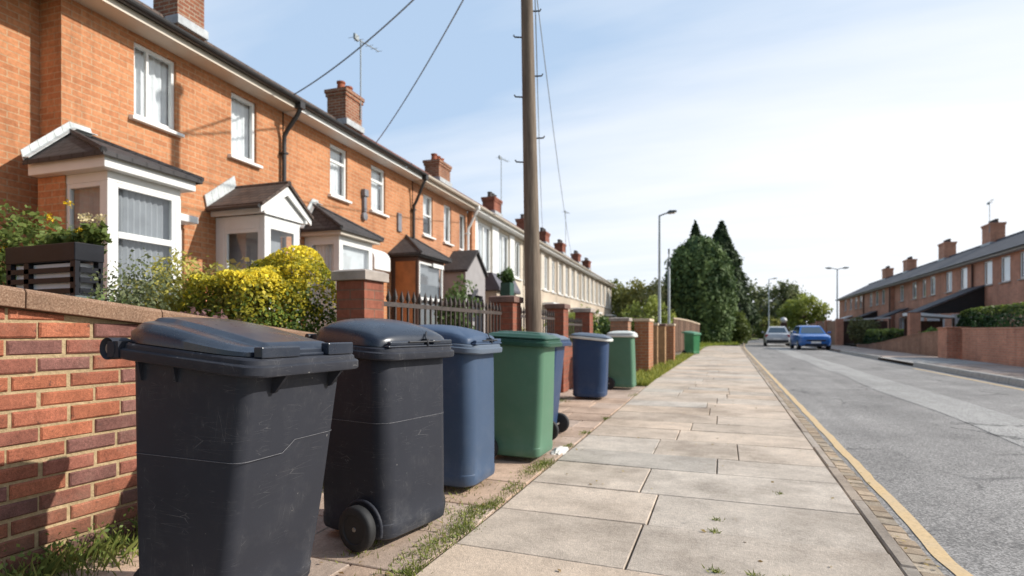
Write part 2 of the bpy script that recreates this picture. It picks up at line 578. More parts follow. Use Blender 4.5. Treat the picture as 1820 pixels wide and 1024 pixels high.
# cloud cover grows towards the sun side (+X) and the horizon
side = mth(nt, 'MULTIPLY', mth(nt, 'ADD', sp.outputs['X'], .40), .30)
lowz = mth(nt, 'MULTIPLY', mth(nt, 'SUBTRACT', .34, sp.outputs['Z']), .62)
cov = mth(nt, 'ADD', mth(nt, 'ADD', cl, side), lowz)
cm = ramp(nt, cov, [(.36, 0.0), (.58, .60), (.82, 1.0)])
skc = mix(nt, 1.0, sky.outputs[0], (1.0, 1.0, 1.0), 'MULTIPLY')
ahead = ramp(nt, mth(nt, 'ADD', mth(nt, 'MULTIPLY', sp.outputs['Y'], .5), .5), [(.22, 0.0), (.54, 1.0)])  # sky dimmed behind the camera to deepen shade on camera-facing sides
haze = mix(nt, mth(nt, 'MULTIPLY', ahead, .72), skc, (4.7, 6.2, 8.2))
fin = mix(nt, mth(nt, 'MULTIPLY', mth(nt, 'MULTIPLY', cm, .90), mth(nt, 'ADD', mth(nt, 'MULTIPLY', ahead, .85), .15)), haze, (8.2, 8.35, 8.6))
nt.links.new(fin, bg.inputs['Color'])
bg.inputs['Strength'].default_value = .13

scene.view_settings.view_transform = 'Standard'
scene.view_settings.look = 'None'
scene.view_settings.exposure = 0
scene.render.engine = 'CYCLES'
scene.cycles.max_bounces = 6
scene.cycles.transparent_max_bounces = 10
scene.cycles.sample_clamp_indirect = 8

# ------------------------------------------------------------------ foliage
def leaf_cloud(pts, sizes, cols, seed, aspect=1.6, up=.3, outward=None):
    """numpy leaf quads: pts (n,3), sizes (n,), cols (n,3) -> mesh data"""
    r = np.random.RandomState(seed)
    n = len(pts)
    nrm = r.normal(size=(n, 3))
    if outward is not None: nrm += outward * 1.1
    nrm[:, 2] += up
    nrm /= np.linalg.norm(nrm, axis=1)[:, None]
    t = r.normal(size=(n, 3))
    t -= nrm * (t * nrm).sum(1)[:, None]
    t /= np.linalg.norm(t, axis=1)[:, None]
    b = np.cross(nrm, t)
    L = (sizes * aspect * .5)[:, None]; W = (sizes * .5)[:, None]
    v = np.empty((n, 4, 3))
    v[:, 0] = pts - t * L; v[:, 1] = pts + b * W + nrm * W * .25
    v[:, 2] = pts + t * L; v[:, 3] = pts - b * W + nrm * W * .25
    f = np.arange(n * 4).reshape(n, 4)
    c = np.repeat(cols, 4, axis=0)
    return v.reshape(-1, 3), f, c

def np_mesh(name, v, f, c, mat, parent=None, loc=None):
    me = bpy.data.meshes.new(name)
    me.vertices.add(len(v)); me.vertices.foreach_set('co', v.astype('f').ravel())
    k = f.shape[1]
    me.loops.add(f.size); me.loops.foreach_set('vertex_index', f.astype('i').ravel())
    me.polygons.add(len(f)); me.polygons.foreach_set('loop_start', np.arange(0, f.size, k, dtype='i'))
    me.update(calc_edges=True)
    ca = me.color_attributes.new('Col', 'FLOAT_COLOR', 'POINT')
    ca.data.foreach_set('color', np.concatenate([c, np.ones((len(c), 1))], 1).astype('f').ravel())
    me.materials.append(mat)
    o = bpy.data.objects.new(name, me); COL.objects.link(o)
    if parent: o.parent = parent
    if loc: o.location = loc
    return o

def clump_points(n, clumps, rad, seed, surf=.55):
    """leaves spread round clump centres"""
    r = np.random.RandomState(seed)
    cl = np.array(clumps)
    idx = r.randint(0, len(cl), n)
    d = r.normal(size=(n, 3)); d /= np.linalg.norm(d, axis=1)[:, None]
    rr = rad * (surf + (1 - surf) * r.rand(n)) * np.where(r.rand(n) < .12, 1.25, 1)
    rads = rr if np.isscalar(rad) else rr
    return cl[idx] + d * rads[:, None], idx, d

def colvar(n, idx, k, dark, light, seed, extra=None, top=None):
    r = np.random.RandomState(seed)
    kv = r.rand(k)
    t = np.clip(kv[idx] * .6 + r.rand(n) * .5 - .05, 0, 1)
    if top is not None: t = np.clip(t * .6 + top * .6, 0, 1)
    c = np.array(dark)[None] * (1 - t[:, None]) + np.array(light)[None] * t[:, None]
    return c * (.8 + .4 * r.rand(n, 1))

def ellipsoid_clumps(k, rx, ry, rz, seed, lo=.35, zc=0, flat=.0):
    r = np.random.RandomState(seed)
    out = []
    while len(out) < k:
        p = r.uniform(-1, 1, 3)
        q = np.linalg.norm(p)
        if q > 1 or q < lo: continue
        if p[2] < -flat and flat: continue
        out.append((p[0] * rx, p[1] * ry, p[2] * rz + zc))
    return out

def bush(parent, name, n, rx, ry, rz, leaf, dark, light, seed, clumps=26, crad=.3, zc=None, topcol=None, mat=None, aspect=1.6):
    cl = ellipsoid_clumps(clumps, rx * (1 - crad * .6), ry * (1 - crad * .6), rz * (1 - crad * .6), seed, .3, zc if zc is not None else rz)
    rad = crad * (rx + ry + rz) / 3 * 1.25
    p, idx, dd = clump_points(n, cl, rad, seed + 1)
    top = None
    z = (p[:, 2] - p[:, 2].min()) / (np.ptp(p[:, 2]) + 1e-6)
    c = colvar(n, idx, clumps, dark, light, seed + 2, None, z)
    if topcol is not None:
        r = np.random.RandomState(seed + 5)
        m = z + r.normal(size=n) * .13 > topcol[1]
        c[m] = np.array(topcol[0])[None] * (.7 + .6 * r.rand(m.sum(), 1))
    s = leaf * (.6 + .8 * np.random.RandomState(seed + 3).rand(n))
    v, f, cc = leaf_cloud(p, s, c, seed + 4, aspect, .3, dd)
    return np_mesh(name, v, f, cc, mat or V_leaf, parent)

def stems(parent, name, pts, r0=.012):
    mb = MB()
    for a, b in pts:
        mid = ((a[0] + b[0]) / 2 + .02, (a[1] + b[1]) / 2, (a[2] + b[2]) / 2)
        mb.tube([a, mid, b], [r0, r0 * .8, r0 * .4], 5)
    return mb.build(name, V_bark, parent)

def shrub(name, label, loc, n, rx, ry, rz, leaf, dark, light, seed, cat='shrub', **kw):
    t = thing(name, label, cat, loc)
    group = kw.pop('group', None)
    if group: t['group'] = group
    bush(t, 'foliage', n, rx, ry, rz, leaf, dark, light, seed, **kw)
    zc = kw.get('zc', rz)
    r = random.Random(seed)
    stems(t, 'stem', [((r.uniform(-.1, .1) * rx, r.uniform(-.1, .1) * ry, 0),
                       (r.uniform(-.6, .6) * rx, r.uniform(-.6, .6) * ry, zc)) for _ in range(5)], .012 + .01 * rz)
    return t

def blades(n, region, hmin, hmax, seed, dark, light, wid=.006, zf=0.0, bend=.5):
    r = np.random.RandomState(seed)
    base = np.array([region(r) for _ in range(n)])
    h = hmin + (hmax - hmin) * r.rand(n) ** 1.5
    a = r.rand(n) * 2 * PI
    lean = bend * h * r.rand(n)
    dx, dy = np.cos(a), np.sin(a)
    v = np.zeros((n, 4, 3))
    ww = wid * (.6 + .8 * r.rand(n))
    v[:, 0] = base + np.stack([-dy * ww, dx * ww, np.zeros(n)], 1)
    v[:, 1] = base + np.stack([dy * ww, -dx * ww, np.zeros(n)], 1)
    mid = base + np.stack([dx * lean * .4, dy * lean * .4, h * .6], 1)
    v[:, 2] = mid + np.stack([dy * ww * .8, -dx * ww * .8, np.zeros(n)], 1)
    v[:, 3] = base + np.stack([dx * lean, dy * lean, h], 1)
    t = r.rand(n, 1)
    c = np.array(dark)[None] * (1 - t) + np.array(light)[None] * t
    return v.reshape(-1, 3), np.arange(n * 4).reshape(n, 4), np.repeat(c, 4, 0)

# ------------------------------------------------------------------ ground, road, pavement
def bend(a):
    return .0011 * max(0, a - 36) ** 2
def left_edge(a):       # verge / pavement boundary
    return -1.235 - .026 * max(0, min(a, 12) - 2.7) + bend(a)
KR = .69
ROAD_Z = -.045

def strip(name, f0, f1, a0, a1, z, mat, step=1.0, parent=None):
    mb = MB(); n = max(1, int((a1 - a0) / step))
    vs = []; fs = []
    for i in range(n + 1):
        a = a0 + (a1 - a0) * i / n
        z_ = z(a) if callable(z) else z
        vs += [(f0(a), a, z_), (f1(a), a, z_)]
    for i in range(n):
        fs.append((2 * i, 2 * i + 1, 2 * i + 3, 2 * i + 2))
    mb.add(vs, fs)
    return mb.build(name, mat, parent)

g = MB(); g.quad((-1500, -400, -.12), (1500, -400, -.12), (1500, 2500, -.12), (-1500, 2500, -.12))
struct(g.build('ground', M_ground))
struct(strip('road', lambda a: .70 + bend(a), lambda a: (5.45 if a < 33 else 5.45 + .05 * (a - 33)) + bend(a), -8, 110, ROAD_Z, M_asphalt))
struct(strip('road_patch', lambda a: 2.55 + .05 * math.sin(a * .9) + bend(a), lambda a: 3.32 + .04 * math.sin(a * .7) + bend(a), 2.0, 70, ROAD_Z + .004, M_asphalt_pale, .3))

# yellow line on the left, wavering where the surface has crept
def wob(a):
    return (.013 * math.sin(a * 7.0 + .6) + .006 * math.sin(a * 17)) * math.exp(-((a - 2.75) / .6) ** 2) + .004 * math.sin(a * 5.1)
def ywl(a): return .913 + wob(a) + .006 * noise.noise((a * 4, 0, 0)) + bend(a)
def ywr(a): return .985 + wob(a) + .008 * noise.noise((a * 5, 7, 0)) + bend(a)
struct(strip('road_line', ywl, ywr, .3, 70, ROAD_Z + .004, M_yellow, .05))
struct(strip('far_road_line', lambda a: 4.98 + bend(a), lambda a: 5.06 + bend(a), 4, 19.5, ROAD_Z + .004, M_yellow, .5))

# paving slabs, each top its own face patch with its own tone
def slabs(name, edge0, edge1, a0, a1, row, cuts, seed, base, var, gap=.007, zt=0.0):
    r = random.Random(seed); mb = MB(); a = a0
    while a < a1:
        rw = row * r.choice([1, 1, 1, .86, 1.12])
        e0a, e0b, e1a, e1b = edge0(a), edge0(a + rw), edge1(a), edge1(a + rw)
        fr = sorted(r.choice(cuts))
        fr = [0] + [f + r.uniform(-.03, .03) for f in fr] + [1]
        for k in range(len(fr) - 1):
            g2 = gap * r.uniform(.5, 1.3)
            x0a = e0a + (e1a - e0a) * fr[k] + g2; x1a = e0a + (e1a - e0a) * fr[k + 1] - g2
            x0b = e0b + (e1b - e0b) * fr[k] + g2; x1b = e0b + (e1b - e0b) * fr[k + 1] - g2
            t = r.uniform(-1, 1); wv = r.uniform(-.06, .06)
            col = tuple(max(0, b * (1 + var * t) * (1 + wv * s)) for b, s in zip(base, (1, 0, -1)))
            zs = [zt + r.uniform(-.0035, .0035) for _ in range(4)]
            P = [(x0a, a + g2, zs[0]), (x1a, a + g2, zs[1]), (x1b, a + rw - g2, zs[2]), (x0b, a + rw - g2, zs[3])]
            B = .004
            T = [(P[0][0] + B, P[0][1] + B, P[0][2]), (P[1][0] - B, P[1][1] + B, P[1][2]),
                 (P[2][0] - B, P[2][1] - B, P[2][2]), (P[3][0] + B, P[3][1] - B, P[3][2])]
            S = [(p[0], p[1], p[2] - .004) for p in P]
            D = [(p[0], p[1], zt - .04) for p in P]
            mb.add(T + S + D, [(0, 1, 2, 3)] + [(i, i + 4, (i + 1) % 4 + 4, (i + 1) % 4) for i in range(4)]
                   + [(i + 4, i + 8, (i + 1) % 4 + 8, (i + 1) % 4 + 4) for i in range(4)], col)
        a += rw
    return struct(mb.build(name, V_slab))

slabs('pavement', left_edge, lambda a: KR + bend(a), .2, 44, .60, [[.45], [.55], [.38], [.6], [.5], [.33, .68], [.42]], 11, (.535, .446, .360), .095, .0045)
slabs('paved_verge', lambda a: -2.72, lambda a: left_edge(a) - .02, .4, 12.2, .56, [[.35, .7], [.5], [.28, .62], [.45, .8]], 12, (.50, .375, .29), .11, .007, -.006)
struct(strip('pavement_bed', lambda a: -3.0, lambda a: KR + .02 + bend(a), -4, 44.4, -.022, M_dirt))
struct(strip('far_pavement_bed', lambda a: 5.40 + bend(a), lambda a: 12.9, -4, 100, -.030, simple('pink_paving_dust', (.40, .31, .25), .9, .2, 2.5, 0, .4)))

# kerb stones and setts on the left
def stones(name, x0f, x1f, a0, a1, ln, zt, base, var, seed, mat, depth=.12):
    r = random.Random(seed); mb = MB(); a = a0
    while a < a1:
        l = ln * r.uniform(.85, 1.15)
        x0, x1 = x0f(a) + r.uniform(-.004, .004), x1f(a) + r.uniform(-.006, .006)
        z = zt + r.uniform(-.005, .004)
        t = 1 + var * r.uniform(-1, 1)
        wv = r.uniform(-.05, .05); col = tuple(b * t * (1 + wv * k) for b, k in zip(base, (1, 0, -1)))
        g2 = .003
        y0, y1 = a + g2, a + l - g2
        B = .007
        T = [(x0 + B, y0 + B, z), (x1 - B, y0 + B, z - .003), (x1 - B, y1 - B, z - .003), (x0 + B, y1 - B, z)]
        S = [(x0, y0, z - .01), (x1, y0, z - .013), (x1, y1, z - .013), (x0, y1, z - .01)]
        D = [(p[0], p[1], z - depth) for p in S]
        mb.add(T + S + D, [(0, 1, 2, 3)] + [(i, i + 4, (i + 1) % 4 + 4, (i + 1) % 4) for i in range(4)]
               + [(i + 4, i + 8, (i + 1) % 4 + 8, (i + 1) % 4 + 4) for i in range(4)], col)
        a += l
    return struct(mb.build(name, mat))
stones('kerb', lambda a: KR + .008 + bend(a), lambda a: .762 + bend(a), .2, 60, .9, -.002, (.40, .33, .265), .12, 21, V_slab)
stones('kerb_setts', lambda a: .768 + bend(a), lambda a: .868 + .006 * math.sin(a * 3) + bend(a), .2, 48, .11, -.020, (.40, .31, .22), .22, 22, V_sett)

# far kerb: two raised lengths with a dropped crossing between
for nm, a0, a1 in (('far_kerb', -3, 20.8), ('far_kerb', 25.2, 33)):
    mb = MB()
    a = a0
    r = random.Random(5)
    while a < a1 - .1:
        l = min(.915, a1 - a)
        z = .085 + r.uniform(-.004, .004)
        mb.prism([(5.32, a, -.06), (5.345, a, z - .02), (5.365, a, z), (5.47, a, z), (5.47, a, -.06)], (0, l - .008, 0))
        a += l
    struct(mb.build(nm, M_concrete))
slabs('far_pavement', lambda a: 5.475 + bend(a), lambda a: 7.62 + bend(a) * .3, -2, 46, .75, [[.33, .66], [.5], [.4, .75]], 31, (.41, .315, .26), .10, .008, .05)
struct(strip('driveway_crossing', lambda a: 5.30, lambda a: 7.6, 20.8, 25.2, .056, M_asphalt_pale))

# grass verge further along on the left and the bank at the bend
def zverge(a): return .0
def reg_verge(r):
    a = 10.8 + (r.rand() ** 1.6) * 24
    e = left_edge(a) + .02
    lo = max(-2.1, -2.55 + .02 * (a - 10)) if a < 20 else -2.0
    return (lo + (e - lo) * r.rand(), a, -.02)
v, f, c = blades(9000, reg_verge, .03, .16, 41, (.15, .19, .03), (.44, .44, .09), .010)
stuff(np_mesh('grass', v, f, c, V_leaf), 'strip of rough grass between the brick gateposts and the pavement', 'grass')
gb = MB()
gp = [(left_edge(34) - .02, 34), (left_edge(40) - .02, 40), (-1.2, 43), (-.3, 45.5), (KR - .02 + bend(48), 48), (KR - .02 + bend(58), 58), (KR + bend(68), 68), (KR + bend(80), 80),
      (KR + bend(95), 95), (-3, 95), (-6, 70), (-4.5, 50), (-3.0, 34)]
gb.poly([(x, y, .02) for x, y in gp])
struct(gb.build('grass_bank', simple('bright_grass', (.20, .23, .05), .95, .35, 3, 0, .6)))  # bank grass in a brighter yellow-green
def reg_bank(r):
    a = 38 + r.rand() * 34
    e = left_edge(a) if a < 43 else min(KR + bend(a), -1.2 + .42 * (a - 43)) - .1
    return (e - .1 - r.rand() * 3.2, a, .02)
v, f, c = blades(5000, reg_bank, .08, .3, 42, (.18, .23, .03), (.42, .46, .09), .03)
stuff(np_mesh('grass', v, f, c, V_leaf), 'sunlit long grass below the dark conifers at the far bend', 'grass')

# weeds along the slab joints and the wall foot
R1 = np.random.RandomState(51)
patches = []
for a0, x0, s, n in [(1.95, -1.30, .10, 170), (2.1, -1.27, .06, 90), (2.35, -1.33, .12, 260), (2.62, -1.30, .10, 240), (2.9, -1.36, .11, 260), (3.1, -1.32, .07, 130),
                     (3.45, -1.33, .08, 120), (3.95, -1.36, .10, 220), (4.15, -1.34, .07, 220), (4.9, -1.34, .05, 60), (5.6, -1.36, .05, 60), (6.6, -1.36, .06, 60),
                     (2.75, -1.55, .12, 90), (3.3, -1.6, .12, 90), (8.2, -2.35, .18, 200), (9.2, -1.45, .10, 80), (2.25, -1.62, .1, 90),
                     (2.55, -.05, .035, 60), (2.56, .10, .03, 40), (2.55, .22, .035, 50), (2.52, .60, .03, 60), (2.40, .74, .025, 40), (2.53, .35, .025, 30), (3.9, .30, .03, 30), (3.05, -.07, .03, 40), (3.25, -.06, .03, 30)]:
    for _ in range(int(n * 2.4)):
        patches.append((x0 + R1.normal() * s * .45, a0 + R1.normal() * s * 1.1 if x0 < -1 else a0 + R1.normal() * .012, -.012))
R1.shuffle(patches)
it = iter(patches)
v, f, c = blades(len(patches), lambda r: next(it), .006, .030, 52, (.09, .13, .02), (.34, .36, .09), .0028, bend=1.4)
stuff(np_mesh('weeds', v, f, c, V_leaf), 'small weeds and moss sprouting from the joints between the paving slabs', 'weeds')
def reg_foot(r):
    return (-2.72 + abs(r.normal()) * .14, .9 + r.rand() * 2.3, -.012)
v, f, c = blades(2200, reg_foot, .02, .15, 53, (.06, .10, .02), (.34, .36, .10), .0022, bend=1.0)
p0 = np.array([reg_foot(R1) for _ in range(1600)]); p0[:, 2] = .01 + R1.rand(1600) ** 2 * .16
lv, lf, lc = leaf_cloud(p0, .008 + .011 * R1.rand(1600), np.array((.08, .14, .03))[None] + R1.rand(1600, 1) * np.array((.22, .22, .06))[None], 54)
v2 = np.concatenate([v, lv]); f2 = np.concatenate([f, lf + len(v)]); c2 = np.concatenate([c, lc])
stuff(np_mesh('weeds', v2, f2, c2, V_leaf), 'leafy weeds growing along the foot of the near brick wall', 'weeds')

struct(strip('garden_ground', lambda a: -9.5, lambda a: -2.98, -4, 48, lambda a: .30 if a < 8 else .18, M_soil))
struct(strip('far_garden_ground', lambda a: 8.2, lambda a: 18, -4, 80, .12, M_soil))

# ------------------------------------------------------------------ near brick wall
WX = -2.75
def wall_top(a): return 1.207 - .107 * (a - 1.377)
def near_wall():
    t = thing('garden_wall', 'red brick garden wall with sloping brown coping beside the nearest black bin', 'wall', (WX, 1.2, 0))
    a0, a1 = -.35, 2.42       # local y
    X = lambda y: y + 1.2
    # mortar body, slightly behind the brick faces
    mb = MB()
    n = 12
    for i in range(n):
        y0 = a0 + (a1 - a0) * i / n; y1 = a0 + (a1 - a0) * (i + 1) / n
        z0, z1 = wall_top(X(y0)) - .085, wall_top(X(y1)) - .085
        mb.add([(-.010, y0, -.05), (-.010, y1, -.05), (-.010, y1, z1), (-.010, y0, z0),
                (-.22, y0, -.05), (-.22, y1, -.05), (-.22, y1, z1), (-.22, y0, z0)],
               [(0, 1, 2, 3), (5, 4, 7, 6), (3, 2, 6, 7)] + ([(4, 0, 3, 7)] if i == 0 else []) + ([(1, 5, 6, 2)] if i == n - 1 else []))
    mb.build('mortar', M_mortar, t)
    r = random.Random(3); mb = MB()
    row = .0745; bl = .224; jt = .0135
    k = 0
    z = -.05 + .004
    while z < 1.25:
        off = (bl / 2 if k % 2 else 0) + r.uniform(-.012, .012)
        y = a0 - off
        while y < a1:
            l = bl - jt + r.uniform(-.006, .006)
            y0, y1 = max(y, a0), min(y + l, a1)
            if y1 - y0 > .03:
                zt = z + row - jt + r.uniform(-.003, .003)
                zb = z + r.uniform(-.003, .003)
                lim = min(wall_top(X(y0)), wall_top(X(y1))) - .086
                lim0, lim1 = wall_top(X(y0)) - .087, wall_top(X(y1)) - .087
                if zb < max(lim0, lim1) - .015:
                    t0, t1 = min(zt, lim0), min(zt, lim1)
                    if min(t0, t1) > zb + .008:
                        e = r.uniform(-.003, .004)
                        tone = r.random()
                        if tone < .18: cb = (.215, .098, .080)
                        elif tone < .34: cb = (.285, .108, .074)
                        elif tone < .80: cb = (.345, .120, .070)
                        else: cb = (.40, .138, .074)
                        q = r.uniform(.85, 1.15)
                        cb = tuple(x * q for x in cb)
                        B = .006
                        j = lambda s=.0025: r.uniform(-s, s)
                        # front face with wobbling arris, sides returning to the mortar
                        F = [(e + j(.001), y0 + B + j(), zb + B + j()), (e + j(.001), y1 - B + j(), zb + B + j()),
                             (e + j(.001), y1 - B + j(), t1 - B + j()), (e + j(.001), y0 + B + j(), t0 - B + j())]
                        S = [(e - .006, y0, zb), (e - .006, y1, zb), (e - .006, y1, t1), (e - .006, y0, t0)]
                        D = [(-.03, p[1], p[2]) for p in S]
                        mb.add(F + S + D, [(0, 1, 2, 3)] + [(i, i + 4, (i + 1) % 4 + 4, (i + 1) % 4) for i in range(4)]
                               + [(i + 4, i + 8, (i + 1) % 4 + 8, (i + 1) % 4 + 4) for i in range(4)], cb)
            y += bl
        z += row; k += 1
    mb.build('brickwork', V_brickgeo, t)
    mb = MB(); y = a0
    while y < a1 - .05:
        y1 = min(y + .6, a1)
        z0, z1 = wall_top(X(y)), wall_top(X(y1 - .004))
        prof = [(.035, -.083), (.038, -.016), (.026, 0), (-.24, .006), (-.255, -.012), (-.255, -.083)]
        mb.loft([[(px, y, z0 + pz) for px, pz in prof], [(px, y1 - .004, z1 + pz) for px, pz in prof]])
        y = y1
    mb.build('coping', M_coping, t, bevel=.004)
near_wall()

def pier(label, x, a, s, top, mat, capmat, capo=.03, caph=.085, base=-.03, name='brick_pier', cat='pier', group=None, cap2=False):
    t = thing(name, label, cat, (x, a, 0), 0, group)
    h = s / 2
    mb = MB(); mb.box(-h, h, -h, h, base, top - caph - (.05 if cap2 else 0)); mb.build('shaft', mat, t, bevel=.004)
    mb = MB()
    if cap2: mb.box(-h - .012, h + .012, -h - .012, h + .012, top - caph - .05, top - caph)
    z = top - caph
    H = h + capo
    mb.loft([[(-H, -H, z), (H, -H, z), (H, H, z), (-H, H, z)], [(-H, -H, top - .015), (H, -H, top - .015), (H, H, top - .015), (-H, H, top - .015)],
             [(-H * .8, -H * .8, top), (H * .8, -H * .8, top), (H * .8, H * .8, top), (-H * .8, H * .8, top)]])
    mb.build('cap', capmat, t, bevel=.004)
    return t
M_capgrey = simple('grey_cap', (.36, .31, .27), .85, .2, 8, 0, .4)
PG = 'brick gate piers along the pavement'
pier('red brick pier with pale grey cap between the yellow shrub and the iron railing', WX - .02, 3.79, .265, 1.51, B_red, M_capgrey, group=PG)
pier('red brick pier with brown cap at the far end of the iron railing', WX, 6.92, .30, 1.49, B_red, M_cap_dark, group=PG)
pier('red brick pier just right of the wooden utility pole', WX, 9.30, .30, 1.50, B_red, M_cap_dark, group=PG)
pier('red brick pier behind the blue bin with the pale rim', WX, 11.2, .30, 1.50, B_red, M_capgrey, group=PG)
pier('low orange brick pier behind the green bin with the pale lid', -2.42, 13.5, .42, 1.36, B_tan, M_capgrey, group=PG)

def low_wall(label, x, a0, a1, top, mat, th=.2):
    t = thing('low_wall', label, 'wall', (x, a0, 0))
    mb = MB(); mb.box(-th / 2, th / 2, 0, a1 - a0, -.05, top - .06); mb.build('brickwork', mat, t)
    mb = MB(); mb.box(-th / 2 - .02, th / 2 + .02, 0, a1 - a0, top - .058, top); mb.build('coping', M_cap_dark, t, bevel=.005)
low_wall('low red brick wall below the near iron railing', WX, 3.97, 6.76, .52, B_red)
low_wall('low red brick wall below the railing behind the utility pole', WX, 7.08, 9.14, .52, B_red)
low_wall('low red brick wall between the piers behind the blue bin', WX, 9.46, 11.04, .82, B_red)

def railing(label, x, a0, a1, z0, z1, n, nm='iron_railing', spike=.14):
    t = thing(nm, label, 'railing', (x, a0, 0))
    L = a1 - a0
    for z in (z0 + .10, z1 - spike):
        mb = MB(); mb.box(-.012, .012, 0, L, z - .02, z + .02); mb.build('rail', M_rail, t)
    first = None
    for i in range(n):
        y = L * (i + .5) / n
        if first is None:
            mb = MB(); s = .0085
            mb.box(-s, s, -s, s, z0, z1 - .10)
            mb.loft([[(-s * 1.7, -s * 1.7, z1 - .10), (s * 1.7, -s * 1.7, z1 - .10), (s * 1.7, s * 1.7, z1 - .10), (-s * 1.7, s * 1.7, z1 - .10)],
                     [(-s * 1.9, -s * 1.9, z1 - .075), (s * 1.9, -s * 1.9, z1 - .075), (s * 1.9, s * 1.9, z1 - .075), (-s * 1.9, s * 1.9, z1 - .075)],
                     [(-.001, -.001, z1), (.001, -.001, z1), (.001, .001, z1), (-.001, .001, z1)]])
            first = mb.build('bar', M_rail, t)
            b = first
        else:
            b = first.copy(); COL.objects.link(b)
        b.location = (0, y, rng.uniform(-.012, .012))
railing('black spiked iron railing between the two nearest brick piers', WX, 4.0, 6.74, .53, 1.40, 26)
railing('black iron railing behind the foot of the wooden utility pole', WX, 7.1, 9.12, .53, 1.38, 18)
railing('short black railing between the two piers behind the blue bin', WX, 9.48, 11.02, .83, 1.30, 12)

# timber and brick posts further along
def gatepost(label, x, a, sx, sy, top, mat, capmat):
    t = thing('gatepost', label, 'gatepost', (x, a, 0), 0, 'gateposts beside the grass verge')
    mb = MB(); mb.box(-sx / 2, sx / 2, -sy / 2, sy / 2, -.03, top - .07); mb.build('post', mat, t, bevel=.006)
    mb = MB(); mb.box(-sx / 2 - .025, sx / 2 + .025, -sy / 2 - .025, sy / 2 + .025, top - .07, top); mb.build('cap', capmat, t, bevel=.01)
M_tanwood = simple('tan_timber', (.36, .21, .10), .8, .25, 6, 0, .3)
M_capcream = simple('cream_cap', (.62, .50, .36), .8, .15, 6)
B_orpost = brick('orange_post_brick', (.45, .19, .09), (.38, .15, .08), (.4, .28, .18), var=.2)
gatepost('wide orange brick gatepost just past the green bin with the pale lid', -2.08, 15.0, .36, .9, 1.36, B_orpost, M_capcream)
gatepost('slim pale timber gatepost second along the grass verge', -2.05, 16.9, .20, .22, 1.28, M_tanwood, M_capcream)
gatepost('brown gatepost third along the grass verge', -2.03, 18.2, .34, .34, 1.27, M_tanwood, M_cap_dark)
gatepost('farthest square gatepost with wide cream cap before the board fence', -1.95, 19.9, .42, .44, 1.30, B_orpost, M_capcream)

def board_fence(label, x0, a0, x1, a1, h0, h1, n):
    ang = math.atan2(a1 - a0, x1 - x0); L = math.hypot(x1 - x0, a1 - a0)
    t = thing('board_fence', label, 'fence', (x0, a0, 0), ang)
    r = random.Random(9)
    for i in range(n):
        mb = MB(); u0, u1 = L * i / n, L * (i + 1) / n - .03
        h = h0 + (h1 - h0) * (i + .5) / n + .05 * math.sin(PI * (i + .5) / n)
        q = r.uniform(.7, 1.2)
        mb.box(u0, u1, -.015, .015, .02, h, (.16 * q, .10 * q, .07 * q)); mb.build('board', V_board, t)
    mb = MB()
    for i in range(n):
        u0, u1 = L * i / n, L * (i + 1) / n
        h = h0 + (h1 - h0) * (i + .5) / n + .05 * math.sin(PI * (i + .5) / n)
        mb.box(u0, u1 - .002, -.04, .04, h + .002, h + .06)
    mb.build('top_rail', M_capcream, t)
    mb = MB(); mb.box(0, L, .016, .07, .4, .5); mb.box(0, L, .016, .07, 1.0, 1.1); mb.build('cross_rail', M_dark_wood, t)
board_fence('weathered brown board fence with pale top rail behind the far green bin', -2.55, 28.6, -1.55, 33.2, 1.66, 1.42, 12)

